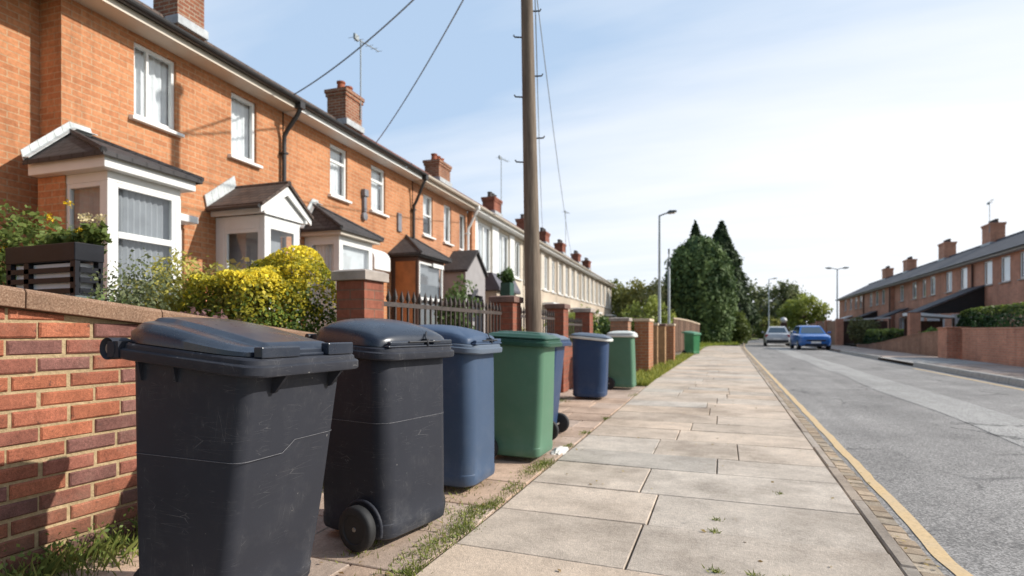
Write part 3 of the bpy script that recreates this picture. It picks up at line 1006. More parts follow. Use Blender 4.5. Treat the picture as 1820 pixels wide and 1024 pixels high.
# ------------------------------------------------------------------ wheelie bins
def make_bin(label, loc, rotz, D=.55, W=.48, body=P_char, lidm=None, rimm=None, rim_z=.905, slope=.075, lid='panel', wheels=True,
             wheel_x=None, wr=.098, handle=True, seam=None, gussets=True, base=(.40, .36), rnd=.06, group='wheelie bins on the pavement', latch=None, arch=False, far_in=0.0, near_in=0.0, lidh=.10, name='wheelie_bin', rimh=.055):
    t = thing(name, label, 'wheelie bin', loc, rotz, group)
    lidm = lidm or body; rimm = rimm or body
    hx, hy = D / 2, W / 2
    tilt = lambda x: -slope * x / D * 1.0       # higher at the back
    bx, by = hx - .042, hy - .042               # body under the rim
    b0x, b0y = base[0] / 2, base[1] / 2
    tcx = -.014
    bcx = tcx - bx + .006 + b0x                 # back face almost upright, front tapers
    def sec(f, ins=0.0):
        """body section at fraction f of height"""
        g = f ** .92
        return (b0x + (bx - b0x) * g - ins, b0y + (by - b0y) * g - ins, bcx * (1 - g) + tcx * g)
    mb = MB(); rings = []
    zb = .035
    HT = rim_z - zb
    for z, ins, fr in [(.0, .020, 0), (.012, .004, 0), (.03, .0, .02), (.075, .0, .06), (.08, .003, .065), (.20, 0.001, .2), (.35, 0, .37), (.5, 0, .53), (.62, 0, .66), (.75, 0, .8), (.86, 0, .93)]:
        a_, b_, c_ = sec(fr, ins)
        rings.append(rrect(a_, b_, rnd * .9, zb + z, c_, 0, 9))
    a_, b_, c_ = sec(1)
    rings.append(rrect(a_, b_, rnd, rim_z + .01, tcx, 0, 9, tilt))
    mb.loft(rings)
    mb.build('body', body, t, smooth=35)
    # rim: stepped flange
    mb = MB(); rr = []
    O = [(bx - .012, by - .012, .002), (hx - .014, hy - .014, -.004), (hx - .003, hy - .003, .0), (hx, hy, .006), (hx, hy, .030), (hx - .004, hy - .004, .034), (hx - .010, hy - .010, .036),
         (hx - .012, hy - .012, rimh - .006), (hx - .018, hy - .018, rimh), (hx - .06, hy - .06, rimh + .001)]
    for ax, ay, z in O:
        rr.append(rrect(ax, ay, min(rnd + .012, ax * .9, ay * .9) if lid != 'round' else min(ax, ay) * .8, rim_z + z, 0, 0, 9, tilt))
    mb.loft(rr, True, False, False)
    if gussets:
        for y in (-.55 * by, .62 * by):
            x1 = bx + tcx - .004
            mb.prism([(x1 - .012, y, rim_z - .09), (x1, y, rim_z - .085), (hx - .012, y, rim_z - .03), (hx - .012, y, rim_z - .0), (x1 - .012, y, rim_z - .0)], (0, .012, 0))
        for x in (-.25 * bx, -.85 * bx):
            y1 = -by + .002
            mb.prism([(x, y1 + .01, rim_z - .055), (x, y1 - .008, rim_z - .05), (x, y1 - .020, rim_z + .02), (x, y1 + .01, rim_z + .02)], (.014, 0, 0))
    rim = mb.build('rim', rimm, t, smooth=30)
    # lid
    zl = rim_z + rimh
    lx0, lx1, ly = -hx + .012, hx - (.055 if lid in ('panel', 'dome') else .012), hy - (.022 if lid in ('panel', 'dome') else .008)
    lcx, lhx = (lx0 + lx1) / 2, (lx1 - lx0) / 2
    def sst(e0, e1, v):
        v = max(0, min(1, (v - e0) / (e1 - e0))); return v * v * (3 - 2 * v)
    def lid_h(u, v):
        """height over the rim plane; u back(-1)..front(1), v side"""
        e = 1 - max(abs(u), abs(v))
        if lid == 'panel':
            side = .030 + .040 * (1 - sst(-.7, 1.0, u))
            edge = 1 - (1 - sst(0, .16, e)) ** 2
            h = side * (.55 + .45 * edge)
            pan = sst(.10, .24, 1 - abs(v)) * sst(.02, .12, 1 - u) * sst(.04, .16, 1 + u)
            pan *= sst(.36, .44, 1 - abs(v))
            return h + .013 * pan + .010 * (1 - v * v) * (1 - sst(.3, 1, u))
        if lid == 'dome':
            base_ = .045 * sst(-.0, .05, e + .02)
            dm = (1 - abs(u) ** 3.2) * (1 - abs(v) ** 3.0)
            return .028 + .018 * sst(0, .05, e) * (1 - .4 * sst(.5, 1, u)) + lidh * .62 * dm ** .55 * (1 - .35 * sst(-.2, 1.0, u))
        return .012 + .022 * sst(0, .22, e) + lidh * .12 * (1 - u * u) * (1 - v * v) + .010 * sst(.45, .52, 1 - abs(v)) * sst(.3, .4, 1 - abs(u))
    NU, NV = 40, 36
    mb = MB(); vs = []; fs = []
    rcorn = .055
    def outl(u, v):
        # square -> rounded-corner rectangle
        x, y = u * lhx, v * ly
        m = max(abs(u), abs(v))
        if m > 0:
            q = .5 if lid == 'round' else .17
            cx_ = abs(u) * abs(v)
            s = 1 - q * max(0, (min(abs(u), abs(v)) / m - .55) / .45) ** 2 * .5
            x *= 1 - (1 - s) * m; y *= 1 - (1 - s) * m
        return x + lcx, y
    for i in range(NU + 1):
        for j in range(NV + 1):
            u = -1 + 2 * i / NU; v = -1 + 2 * j / NV
            u = math.copysign(abs(u) ** .8, u); v = math.copysign(abs(v) ** .8, v)
            x, y = outl(u, v)
            vs.append((x, y, zl + tilt(x) + lid_h(u, v)))
    W1 = NV + 1
    for i in range(NU):
        for j in range(NV):
            fs.append((i * W1 + j, (i + 1) * W1 + j, (i + 1) * W1 + j + 1, i * W1 + j + 1))
    # skirt
    border = [i * W1 for i in range(NU + 1)] + [NU * W1 + j for j in range(1, W1)] + [i * W1 + NV for i in range(NU - 1, -1, -1)] + [j for j in range(NV - 1, 0, -1)]
    o = len(vs)
    for bi in border:
        x, y, z = vs[bi]
        vs.append((x * 1.004, y * 1.006, zl + tilt(x) + .003))
    nb = len(border)
    for k in range(nb):
        fs.append((border[k], border[(k + 1) % nb], o + (k + 1) % nb, o + k))
    mb.add(vs, fs)
    L = mb.build('lid', lidm, t, smooth=48)
    if lid == 'panel':
        zf = zl + tilt(hx - .03) + .001
        mb = MB()
        mb.box(lx1 + .003, hx - .016, -ly + .03, -.06, zf, zf + .036)
        mb.box(lx1 + .003, hx - .016, .085, ly - .03, zf, zf + .044)
        mb.box(lx1 + .003, hx - .036, -.06, .085, zf, zf + .012)
        mb.box(lx1 + .003, lx1 + .012, -.06, .085, zf, zf + .026)
        mb.build('lid_lip', lidm, L, bevel=.005)
    if lid == 'dome':
        zf = zl + tilt(hx - .03) + .001
        mb = MB()
        mb.box(lx1 + .004, hx - .018, -ly + .03, ly - .03, zf, zf + .010)
        mb.box(lx1 + .004, hx - .026, -ly + .05, .02, zf + .01, zf + .028)
        mb.box(lx1 + .004, hx - .024, .09, ly - .03, zf + .01, zf + .034)
        mb.build('lid_lip', lidm, L, bevel=.005)
        mb = MB()
        mb.tube([(lx1 - .015, .085, zf + .075), (lx1 + .012, .05, zf + .045), (hx - .020, .035, zf + .028), (hx - .014, .035, zf + .006)], .0045, 6)
        mb.tube([(hx - .022, -.10, zf + .026), (hx - .022, .14, zf + .026)], .004, 6)
        mb.box(lx1 + .002, hx - .02, .03, .045, zf + .01, zf + .04)
        mb.build('latch', M_black_metal, L)
        # hinge lugs at the back
        mb = MB()
        for y in (-.75 * hy, .75 * hy):
            mb.box(-hx - .03, -hx + .03, y - .02, y + .02, zl + tilt(-hx) - .005, zl + tilt(-hx) + .03)
            mb.lathe([(.016, -.035), (.016, .035)], (-hx - .028, y, zl + tilt(-hx) + .018), 'Y', 12)
        mb.build('hinge', M_black_metal, L)
    if handle:
        hz = rim_z + tilt(-hx) + .030
        mb = MB(); r = .038
        mb.lathe([(.022, -hy - .004 + .02), (r - .004, -hy + .003), (r, -hy - .006 + .004), (r, -hy + .06), (r * .72, -hy + .085), (r * .72, hy - .085), (r, hy - .06), (r, hy), (r - .004, hy + .004), (.02, hy - .01)], (-hx - .018, 0, hz), 'Y', 24)
        for y in (-hy + .03, hy - .03):
            mb.box(-hx - .02, -hx + .035, y - .03, y + .03, hz - .030, hz + .026)
        H = mb.build('handle', rimm, t, smooth=40, bevel=.0)
        mb = MB()
        mb.lathe([(.001, -.002), (.019, -.001), (.019, .01)], (-hx - .018, -hy + .006, hz), 'Y', 20)
        mb.build('handle_pin', M_tin, H)
    if seam:
        zs, step, y_at = seam
        a_, b_, c_ = sec((zs - zb) / HT)
        pts = rrect(a_ + .0012, b_ + .0012, rnd * .9, zs, c_, 0, 9)
        out = []
        for p in pts:
            z = p[2]
            if step and p[0] > c_ + a_ - .03 - .0 and p[1] > -b_ + .09: z += .036
            out.append((p[0], p[1], z))
        # insert the step on the front face
        path = []
        for i, p in enumerate(out):
            q = out[(i + 1) % len(out)]
            path.append(p)
            if step and abs(p[2] - q[2]) > .02 and p[0] > c_ and abs(p[0] - q[0]) < .02:
                ym = y_at
                path.append((p[0], ym - .03 * (1 if q[1] > p[1] else -1), p[2]))
                path.append((q[0], ym + .03 * (1 if q[1] > p[1] else -1), q[2]))
        path.append(path[0])
        mb = MB(); mb.tube(path, .0010, 5)
        mb.build('mould_line', simple('pale_mould_line', (.15, .15, .16), .5, .3, 60), t)
    if wheels:
        wx = wheel_x if wheel_x is not None else -b0x + .035 + bcx
        wy = b0y + .012
        for s in (-1, 1):
            mb = MB(); y0 = s * (wy - (far_in if s > 0 else near_in)); q = s
            mb.lathe([(wr * .62, 0), (wr * .86, 0), (wr * .95, .004 * q), (wr, .012 * q), (wr, .040 * q), (wr * .95, .048 * q), (wr * .86, .052 * q), (wr * .66, .052 * q), (wr * .62, .046 * q)], (wx, y0, wr), 'Y', 36)
            wh = mb.build('wheel', M_rubber, t, smooth=35)
            mb = MB()
            mb.lathe([(.004, .040 * q), (wr * .16, .046 * q), (wr * .20, .044 * q), (wr * .24, .030 * q), (wr * .50, .026 * q), (wr * .56, .044 * q), (wr * .63, .045 * q), (wr * .63, .004 * q), (.004, .004 * q)], (wx, y0, wr), 'Y', 32)
            hb = mb.build('hub', M_hub, wh, smooth=35)
            mb = MB()
            mb.lathe([(.001, .050 * q), (wr * .09, .049 * q), (wr * .12, .044 * q)], (wx, y0, wr), 'Y', 16)
            mb.build('axle_end', M_tin, wh, smooth=50)
            if arch and s < 0:
                mb = MB()
                pth = [(wx + (wr + .014) * math.cos(R(k)), s * (wy + .012), wr + (wr + .014) * math.sin(R(k))) for k in range(-15, 200, 12)]
                pth = [p for p in pth if p[2] > .05]
                mb.tube(pth, .009, 8)
                mb.build('wheel_arch', body, t, smooth=60)
        mb = MB(); mb.tube([(wx, -wy, wr), (wx, wy, wr)], .011, 8); mb.build('axle', M_tin, t)
    return t

make_bin('nearest charcoal black bin with bar handle and flat ridged lid beside the brick wall', (-1.660, 1.585, .0), R(0), D=.635, W=.56, body=P_char, lidm=P_charlid,
         rim_z=.905, slope=.055, lid='panel', seam=(.60, True, -.02), base=(.395, .455), wheel_x=None, rnd=.05, far_in=.09, near_in=.09)
make_bin('charcoal black bin with domed lid and large front wheel, second from the near end', (-1.67, 2.50, 0), R(-10), D=.54, W=.59, body=P_char, lidm=P_charlid,
         rim_z=.905, slope=.035, lid='dome', seam=(.59, False, 0), base=(.47, .49), wheel_x=.11, gussets=False, handle=False, arch=True, far_in=.07, near_in=-.02, lidh=.13, wr=.105, rnd=.085)
make_bin('slate blue bin with domed dark lid standing between the black bins and the green bin', (-1.745, 3.41, 0), R(0), D=.58, W=.53, body=P_navy, lidm=P_navy, rimm=P_bluelid,
         rim_z=.905, slope=.05, lid='dome', base=(.50, .45), gussets=False, handle=True, rnd=.10, lidh=.09, wr=.095)
make_bin('large green bin with flat green lid in front of the utility pole', (-1.575, 4.33, 0), R(-1), D=.58, W=.43, body=P_green, lidm=P_greenlid, rimm=P_greenlid,
         rim_z=.915, slope=.03, lid='flat', base=(.46, .40), gussets=False, lidh=.10, wr=.10)
make_bin('blue bin tucked behind the large green bin with its black wheel toward the pavement', (-1.755, 5.25, 0), R(3), D=.60, W=.50, body=P_blue, lidm=P_bluelid, rimm=P_blue,
         rim_z=.905, slope=.04, lid='flat', base=(.42, .38), gussets=False, wheel_x=.165, handle=False, wr=.10)
make_bin('rounded blue bin without wheels and with a pale grey rim', (-1.97, 8.52, 0), R(4), D=.62, W=.55, body=P_blue, lidm=P_bluelid, rimm=P_pale,
         rim_z=.905, slope=.06, lid='flat', base=(.50, .45), gussets=False, wheels=False, handle=False, rnd=.14, name='rubbish_bin', rimh=.04)
make_bin('green bin with a pale lid and a black wheel showing', (-1.80, 10.18, 0), R(0), D=.52, W=.44, body=P_green, lidm=P_pale, rimm=P_pale,
         rim_z=.93, slope=.0, lid='flat', base=(.46, .38), gussets=False, wr=.105, handle=False)
make_bin('teal bin mostly hidden behind the green bin with the pale lid', (-1.88, 10.75, 0), R(0), D=.50, W=.44, body=P_teal, lidm=P_pale, rimm=P_teal,
         rim_z=.92, slope=.0, lid='flat', base=(.44, .38), gussets=False, handle=False)
make_bin('far green bin standing alone on the grass against the board fence', (-1.55, 26.6, 0), R(-32), D=.60, W=.62, body=simple('bright_green_plastic', (.03, .17, .065), .4, .2, 3), lidm=simple('pale_green_lid', (.10, .26, .15), .4, .1, 3), rimm=MATS['pale_green_lid'],
         rim_z=.93, slope=.08, lid='flat', base=(.50, .50), gussets=False)

# ------------------------------------------------------------------ utility pole, wires, lamps
def wood_pole():
    t = thing('utility_pole', 'tall weathered wooden utility pole with step bolts behind the green bin', 'utility pole', (-2.45, 7.08, 0))
    m, nt, b = new_mat('pole_timber')
    ob = coords(nt, 'Object', (14, 14, .7))
    n = noi(nt, ob, 2.2, 6, .7)
    n2 = noi(nt, coords(nt), 1.2, 4)
    c = ramp(nt, n, [(.28, (.085, .062, .045)), (.55, (.20, .155, .115)), (.8, (.34, .27, .20))])
    c = mix(nt, 1.0, c, ramp(nt, n2, [(.3, .8), (.7, 1.15)]), 'MULTIPLY')
    nt.links.new(c, b.inputs['Base Color']); b.inputs['Roughness'].default_value = .9
    bump(nt, b, n, .5, .01)
    mb = MB()
    H = 7.6
    lean = lambda z: (-.022 * z, 0)
    mb.tube([(lean(z)[0] + .05, 0, z) for z in (-.1, .6, 1.5, 2.5, 3.5, 4.5, 5.5, 6.5, H)], [.118, .113, .107, .100, .093, .086, .079, .072, .066], 20)
    mb.build('pole', m, t, smooth=50)
    for z, s in ((5.30, 1), (4.95, -1), (4.43, 1), (4.15, -1), (3.60, 1), (3.28, -1)):
        rr = .118 - .007 * z
        x0 = lean(z)[0] + .05
        mb = MB(); mb.tube([(x0 + s * (rr - .02) * .93, s * (rr - .02) * .36, z), (x0 + s * (rr + .09) * .93, s * (rr + .09) * .36, z + .004), (x0 + s * (rr + .105) * .93, s * (rr + .105) * .36, z + .03)], .010, 6)
        mb.build('step_bolt', M_black_metal, t)
    mb = MB(); mb.lathe([(.001, .0), (.12, .0), (.12, .05), (.09, .07), (.001, .08)], (lean(H)[0] + .05, 0, H), 'Z', 16); mb.build('pole_cap', M_lead, t)
wood_pole()
PT = Vector((-2.55, 7.08, 7.0))

ROW_O = Vector((-6.84, 0, 0)); ROW_A = math.atan(.055)
ROW_D = Vector((-math.sin(ROW_A), math.cos(ROW_A), 0)); ROW_N = Vector((math.cos(ROW_A), math.sin(ROW_A), 0))
def rowpt(u, v, z): return ROW_O + ROW_D * u + ROW_N * v + Vector((0, 0, z))

def wire(label, p0, p1, sag, r):
    mb = MB(); pts = []
    for i in range(25):
        f = i / 24
        p = p0.lerp(p1, f); p.z -= sag * 4 * f * (1 - f)
        pts.append(tuple(p))
    mb.tube(pts, r, 6)
    tag(mb.build('overhead_wire', M_wire, smooth=60), label, 'wire', 'overhead wires from the utility pole')
wire('overhead wire from the pole to the nearest roof, leftmost of the wires', PT, rowpt(10.3, -1.9, 6.42), .26, .014)
wire('overhead wire from the pole to the roof beyond the chimney with the aerial', PT, rowpt(13.8, -1.9, 6.42), .20, .014)
wire('thin wire running down the right of the pole to a far chimney', PT + Vector((.1, .05, -.5)), rowpt(33.0, -2.0, 7.2), .8, .010)
wire('thinnest wire hanging close to the right side of the pole', PT + Vector((.08, .05, -.9)), rowpt(31.0, .3, 5.0), .5, .008)

def lamp_post(label, x, a, h, armdir, arm=1.0, double=False, r=.07, mat=None):
    t = thing('street_lamp', label, 'street lamp', (x, a, 0), armdir)
    mat = mat or M_steel
    mb = MB(); mb.tube([(0, 0, 0), (0, 0, 1.2), (0, 0, 1.25), (0, 0, h * .6), (0, 0, h)], [r * 1.4, r * 1.4, r, r * .85, r * .65], 12); mb.build('column', mat, t, smooth=40)
    for s in ((1, -1) if double else (1,)):
        mb = MB(); mb.tube([(0, 0, h - .02), (s * arm * .35, 0, h + .05), (s * arm * .6, 0, h + .08)], r * .5, 8); mb.build('arm', mat, t, smooth=40)
        mb = MB()
        x0, x1 = s * arm * .5, s * arm * 1.05
        mb.loft([[(x0, -.06, h + .04), (x0, .06, h + .04), (x0, .06, h + .12), (x0, -.06, h + .12)],
                 [(x0 * .7 + x1 * .3, -.13, h + .04), (x0 * .7 + x1 * .3, .13, h + .04), (x0 * .7 + x1 * .3, .10, h + .17), (x0 * .7 + x1 * .3, -.10, h + .17)],
                 [(x1, -.10, h + .09), (x1, .10, h + .09), (x1, .06, h + .15), (x1, -.06, h + .15)]])
        hd = mb.build('lamp_head', M_lamp_head, t, bevel=.01)
        mb = MB(); xm = x0 * .55 + x1 * .45
        mb.box(xm - .16, xm + .16, -.09, .09, h + .02, h + .038); mb.build('lens', M_pale_render, hd)
    return t
lamp_post('single arm street lamp with dark head left of the big dark conifer', -3.0, 26.7, 6.40, R(-12), .75)
lamp_post('pale double arm street lamp above the yellow green tree on the right', 8.8, 56, 6.5, R(10), .9, True, .07, simple('pale_column', (.40, .44, .46), .5, .1, 4))
lamp_post('distant thin street lamp left of the dark round tree', 4.5, 75, 7.4, R(10), .9, False, .07, MATS['pale_column'])
t = thing('grey_post', 'short grey steel post in front of the dark conifer', 'post', (-2.5, 25.9, 0))
mb = MB(); mb.tube([(0, 0, 0), (0, 0, 3.8), (0, 0, 3.85), (0, 0, 4.55)], [.06, .055, .03, .028], 10); mb.build('column', M_steel, t, smooth=40)
mb = MB(); mb.box(-.08, .08, -.05, .05, 3.95, 4.15); mb.box(-.035, .035, -.04, .04, 4.5, 4.72); mb.build('fitting', M_lamp_head, t, bevel=.01)

# ------------------------------------------------------------------ houses
def wall_open(mb, y0, y1, z0, z1, ops, depth=.12, x=0.0):
    """front wall plane at x with rectangular openings and their reveals"""
    ys = sorted(set([y0, y1] + [o[0] for o in ops] + [o[1] for o in ops]))
    zs = sorted(set([z0, z1] + [o[2] for o in ops] + [o[3] for o in ops]))
    ys = [y for y in ys if y0 <= y <= y1]; zs = [z for z in zs if z0 <= z <= z1]
    for i in range(len(ys) - 1):
        for j in range(len(zs) - 1):
            ym, zm = (ys[i] + ys[i + 1]) / 2, (zs[j] + zs[j + 1]) / 2
            if any(o[0] < ym < o[1] and o[2] < zm < o[3] for o in ops): continue
            mb.quad((x, ys[i], zs[j]), (x, ys[i + 1], zs[j]), (x, ys[i + 1], zs[j + 1]), (x, ys[i], zs[j + 1]))
    for a, b, c, d in ops:
        X = x - depth
        mb.quad((x, a, c), (x, a, d), (X, a, d), (X, a, c))
        mb.quad((x, b, c), (X, b, c), (X, b, d), (x, b, d))
        mb.quad((x, a, d), (x, b, d), (X, b, d), (X, a, d))
        mb.quad((x, a, c), (X, a, c), (X, b, c), (x, b, c))

def window(parent, y0, y1, z0, z1, x=0.0, mull=(), trans=(), sill=True, cur='full', fm=None, fw=.055, curm=None, name='window', sillm=None, depth=.07):
    """frame set in an opening; local x outward"""
    fm = fm or M_white
    X0, X1 = x - depth - .03, x - depth + .03
    mb = MB()
    mb.box(X0, X1, y0, y0 + fw, z0, z1); mb.box(X0, X1, y1 - fw, y1, z0, z1)
    mb.box(X0, X1, y0 + fw, y1 - fw, z0, z0 + fw); mb.box(X0, X1, y0 + fw, y1 - fw, z1 - fw, z1)
    for m in mull:
        ym = y0 + (y1 - y0) * m
        mb.box(X0 + .004, X1 - .004, ym - fw * .4, ym + fw * .4, z0 + fw, z1 - fw)
    for q in trans:
        zm = z0 + (z1 - z0) * q
        mb.box(X0 + .006, X1 - .002, y0 + fw, y1 - fw, zm - fw * .5, zm + fw * .5)
    f = mb.build(name, fm, parent, bevel=.006)
    mb = MB(); mb.quad((x - depth, y0 + fw * .5, z0 + fw * .5), (x - depth, y1 - fw * .5, z0 + fw * .5), (x - depth, y1 - fw * .5, z1 - fw * .5), (x - depth, y0 + fw * .5, z1 - fw * .5))
    mb.build('pane', GLASS, f)
    if cur:
        segs = {'full': [(0, 1)], 'sides': [(0, .36), (.68, 1)], 'left': [(0, .55)], 'net': [(0, 1)], 'half': [(0, 1)]}[cur]
        for s0, s1 in segs:
            mb = MB(); n = max(4, int((y1 - y0) * (s1 - s0) / .02))
            zb = z0 + .01 if cur != 'half' else z0 + (z1 - z0) * .45
            vs = []; fs = []
            for k in range(n + 1):
                yy = y0 + (y1 - y0) * (s0 + (s1 - s0) * k / n)
                xx = x - depth - .10 + .014 * math.sin(k * 1.3) + .006 * math.sin(k * .37)
                vs += [(xx, yy, zb), (xx, yy, z1 - .01)]
            for k in range(n): fs.append((2 * k, 2 * k + 2, 2 * k + 3, 2 * k + 1))
            mb.add(vs, fs); mb.build('curtain', curm or M_curtain, f)
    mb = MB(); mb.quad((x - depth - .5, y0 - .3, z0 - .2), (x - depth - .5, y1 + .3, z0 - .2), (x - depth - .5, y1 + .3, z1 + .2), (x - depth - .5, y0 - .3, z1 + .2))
    mb.build('room_shade', M_dark, f)  # dark sheet behind the curtains stands in for the unlit room
    if sill:
        mb = MB(); mb.prism([(x - .08, y0 - .07, z0 - .075), (x + .075, y0 - .07, z0 - .075), (x + .075, y0 - .07, z0 - .03), (x - .08, y0 - .07, z0 + .004)], (0, y1 - y0 + .14, 0))
        mb.build('sill', sillm or M_white, f, bevel=.006)
    return f

def roof(parent, y0, y1, mat, zE=5.02, xE=.36, xR=-2.05, zR=6.50, back=True):
    mb = MB(); t = .07
    mb.prism([(xE, y0, zE), (xR, y0, zR), (xR, y0, zR - t), (xE - .02, y0, zE - t)], (0, y1 - y0, 0))
    mb.quad((xR, y0, zR), (xR * 2 - xE, y0, zE), (xR * 2 - xE, y1, zE), (xR, y1, zR))
    r = mb.build('roof', mat, parent)
    mb = MB(); mb.tube([(xR, y0, zR - .01), (xR, y1, zR - .01)], .09, 10); mb.build('ridge_tile', mat, r, smooth=50)
    return r

def eaves(parent, y0, y1, fascia_m, gutter_m, xE=.36, zE=5.02):
    mb = MB(); mb.box(.0, xE - .055, y0, y1, zE - .165, zE - .140); mb.box(xE - .055, xE - .03, y0, y1, zE - .17, zE - .085)
    mb.build('fascia', fascia_m, parent)
    mb = MB(); r = .066; pr = []
    for k in range(9):
        a = PI + PI * k / 8
        pr.append((xE + .025 + r * math.cos(a), r * math.sin(a)))
    for k in range(8, -1, -1):
        a = PI + PI * k / 8
        pr.append((xE + .025 + (r - .006) * math.cos(a), (r - .006) * math.sin(a)))
    mb.prism([(x, y0, zE - .03 + z) for x, z in pr], (0, y1 - y0, 0))
    mb.build('gutter', gutter_m, parent)

def downpipe(parent, y, mat, zE=5.02, xE=.36, zb=.2, r=.038, z_in=4.45):
    mb = MB()
    mb.tube([(xE + .02, y, zE - .05), (xE + .02, y, zE - .18), (xE - .03, y + .0, zE - .27), (.14, y - .02, z_in + .06), (.075, y - .02, z_in - .04), (.07, y - .02, z_in - .2), (.07, y - .02, zb)], r, 10)
    mb.box(xE - .04, xE + .085, y - .06, y + .06, zE - .17, zE - .05)
    for z in (4.1, 3.0, 1.9):
        mb.box(.0, .12, y - .075, y + .035, z, z + .03)
    mb.build('downpipe', mat, parent, smooth=40)

def chimney(parent, y, x, z0, z1, lx=.55, ly=.95, pots=2, mat=None, potcol=None, aerial=None):
    mat = mat or B_chim
    mb = MB()
    mb.box(x - lx / 2, x + lx / 2, y - ly / 2, y + ly / 2, z0 - 1.2, z1 - .18)
    mb.box(x - lx / 2 - .03, x + lx / 2 + .03, y - ly / 2 - .03, y + ly / 2 + .03, z1 - .18, z1 - .09)
    mb.box(x - lx / 2 - .055, x + lx / 2 + .055, y - ly / 2 - .055, y + ly / 2 + .055, z1 - .09, z1)
    c = mb.build('chimney', mat, parent)
    mb = MB(); mb.box(x - lx / 2 - .03, x + lx / 2 + .06, y - ly / 2 - .04, y + ly / 2 + .04, z0 - .12, z0 + .03); mb.build('flashing', M_lead, c)
    for k in range(pots):
        yy = y + (k - (pots - 1) / 2) * ly / max(pots, 1) * .9
        mb = MB(); mb.lathe([(.13, z1 - .02), (.11, z1 + .05), (.095, z1 + .20), (.115, z1 + .22), (.115, z1 + .26), (.08, z1 + .26), (.08, z1 + .1)], (x, yy, 0), 'Z', 14)
        mb.build('chimney_pot', potcol or M_pot, c, smooth=40)
    if aerial:
        h = aerial
        mb = MB(); ax, ay = x + lx / 2 + .03, y + ly / 2 - .1
        mb.tube([(ax, ay, z1 - .6), (ax, ay, z1 + h)], .018, 6)
        mb.tube([(ax - .05, ay - .25, z1 + h - .05), (ax + .1, ay + .75, z1 + h + .02)], .014, 6)
        for k in range(6):
            f = k / 5
            p = Vector((ax - .05, ay - .25, z1 + h - .05)).lerp(Vector((ax + .1, ay + .75, z1 + h + .02)), f)
            mb.tube([(p.x - .16 + .06 * f, p.y, p.z), (p.x + .16 - .06 * f, p.y, p.z)], .006, 5)
        mb.box(ax - .03, ax + .03, ay - .30, ay - .12, z1 + h - .12, z1 + h + .02)
        mb.build('aerial', M_steel, parent)
    return c
M_pot = simple('terracotta_pot', (.30, .085, .04), .8, .25, 6)
M_pot_dark = simple('sooty_pot', (.07, .055, .05), .8, .3, 6)

def house_wall(parent, L, ops, mat, x=0.0, zt=4.9, ends=(False, False), name='wall', z0=-.1, depthback=5.6):
    mb = MB(); wall_open(mb, 0, L, z0, zt, ops, .12, x)
    for e, y in zip(ends, (0, L)):
        if e:
            xr = -2.05
            mb.poly([(x, y, z0), (x, y, zt), (xr, y, 6.40), (-4.1, y, zt), (-depthback, y, zt), (-depthback, y, z0)])
    o = mb.build(name, mat, parent)
    mb = MB(); mb.quad((-depthback, .01, z0), (-depthback, L - .01, z0), (-depthback, L - .01, zt), (-depthback, .01, zt)); mb.build('rear_wall', mat, parent)
    return o

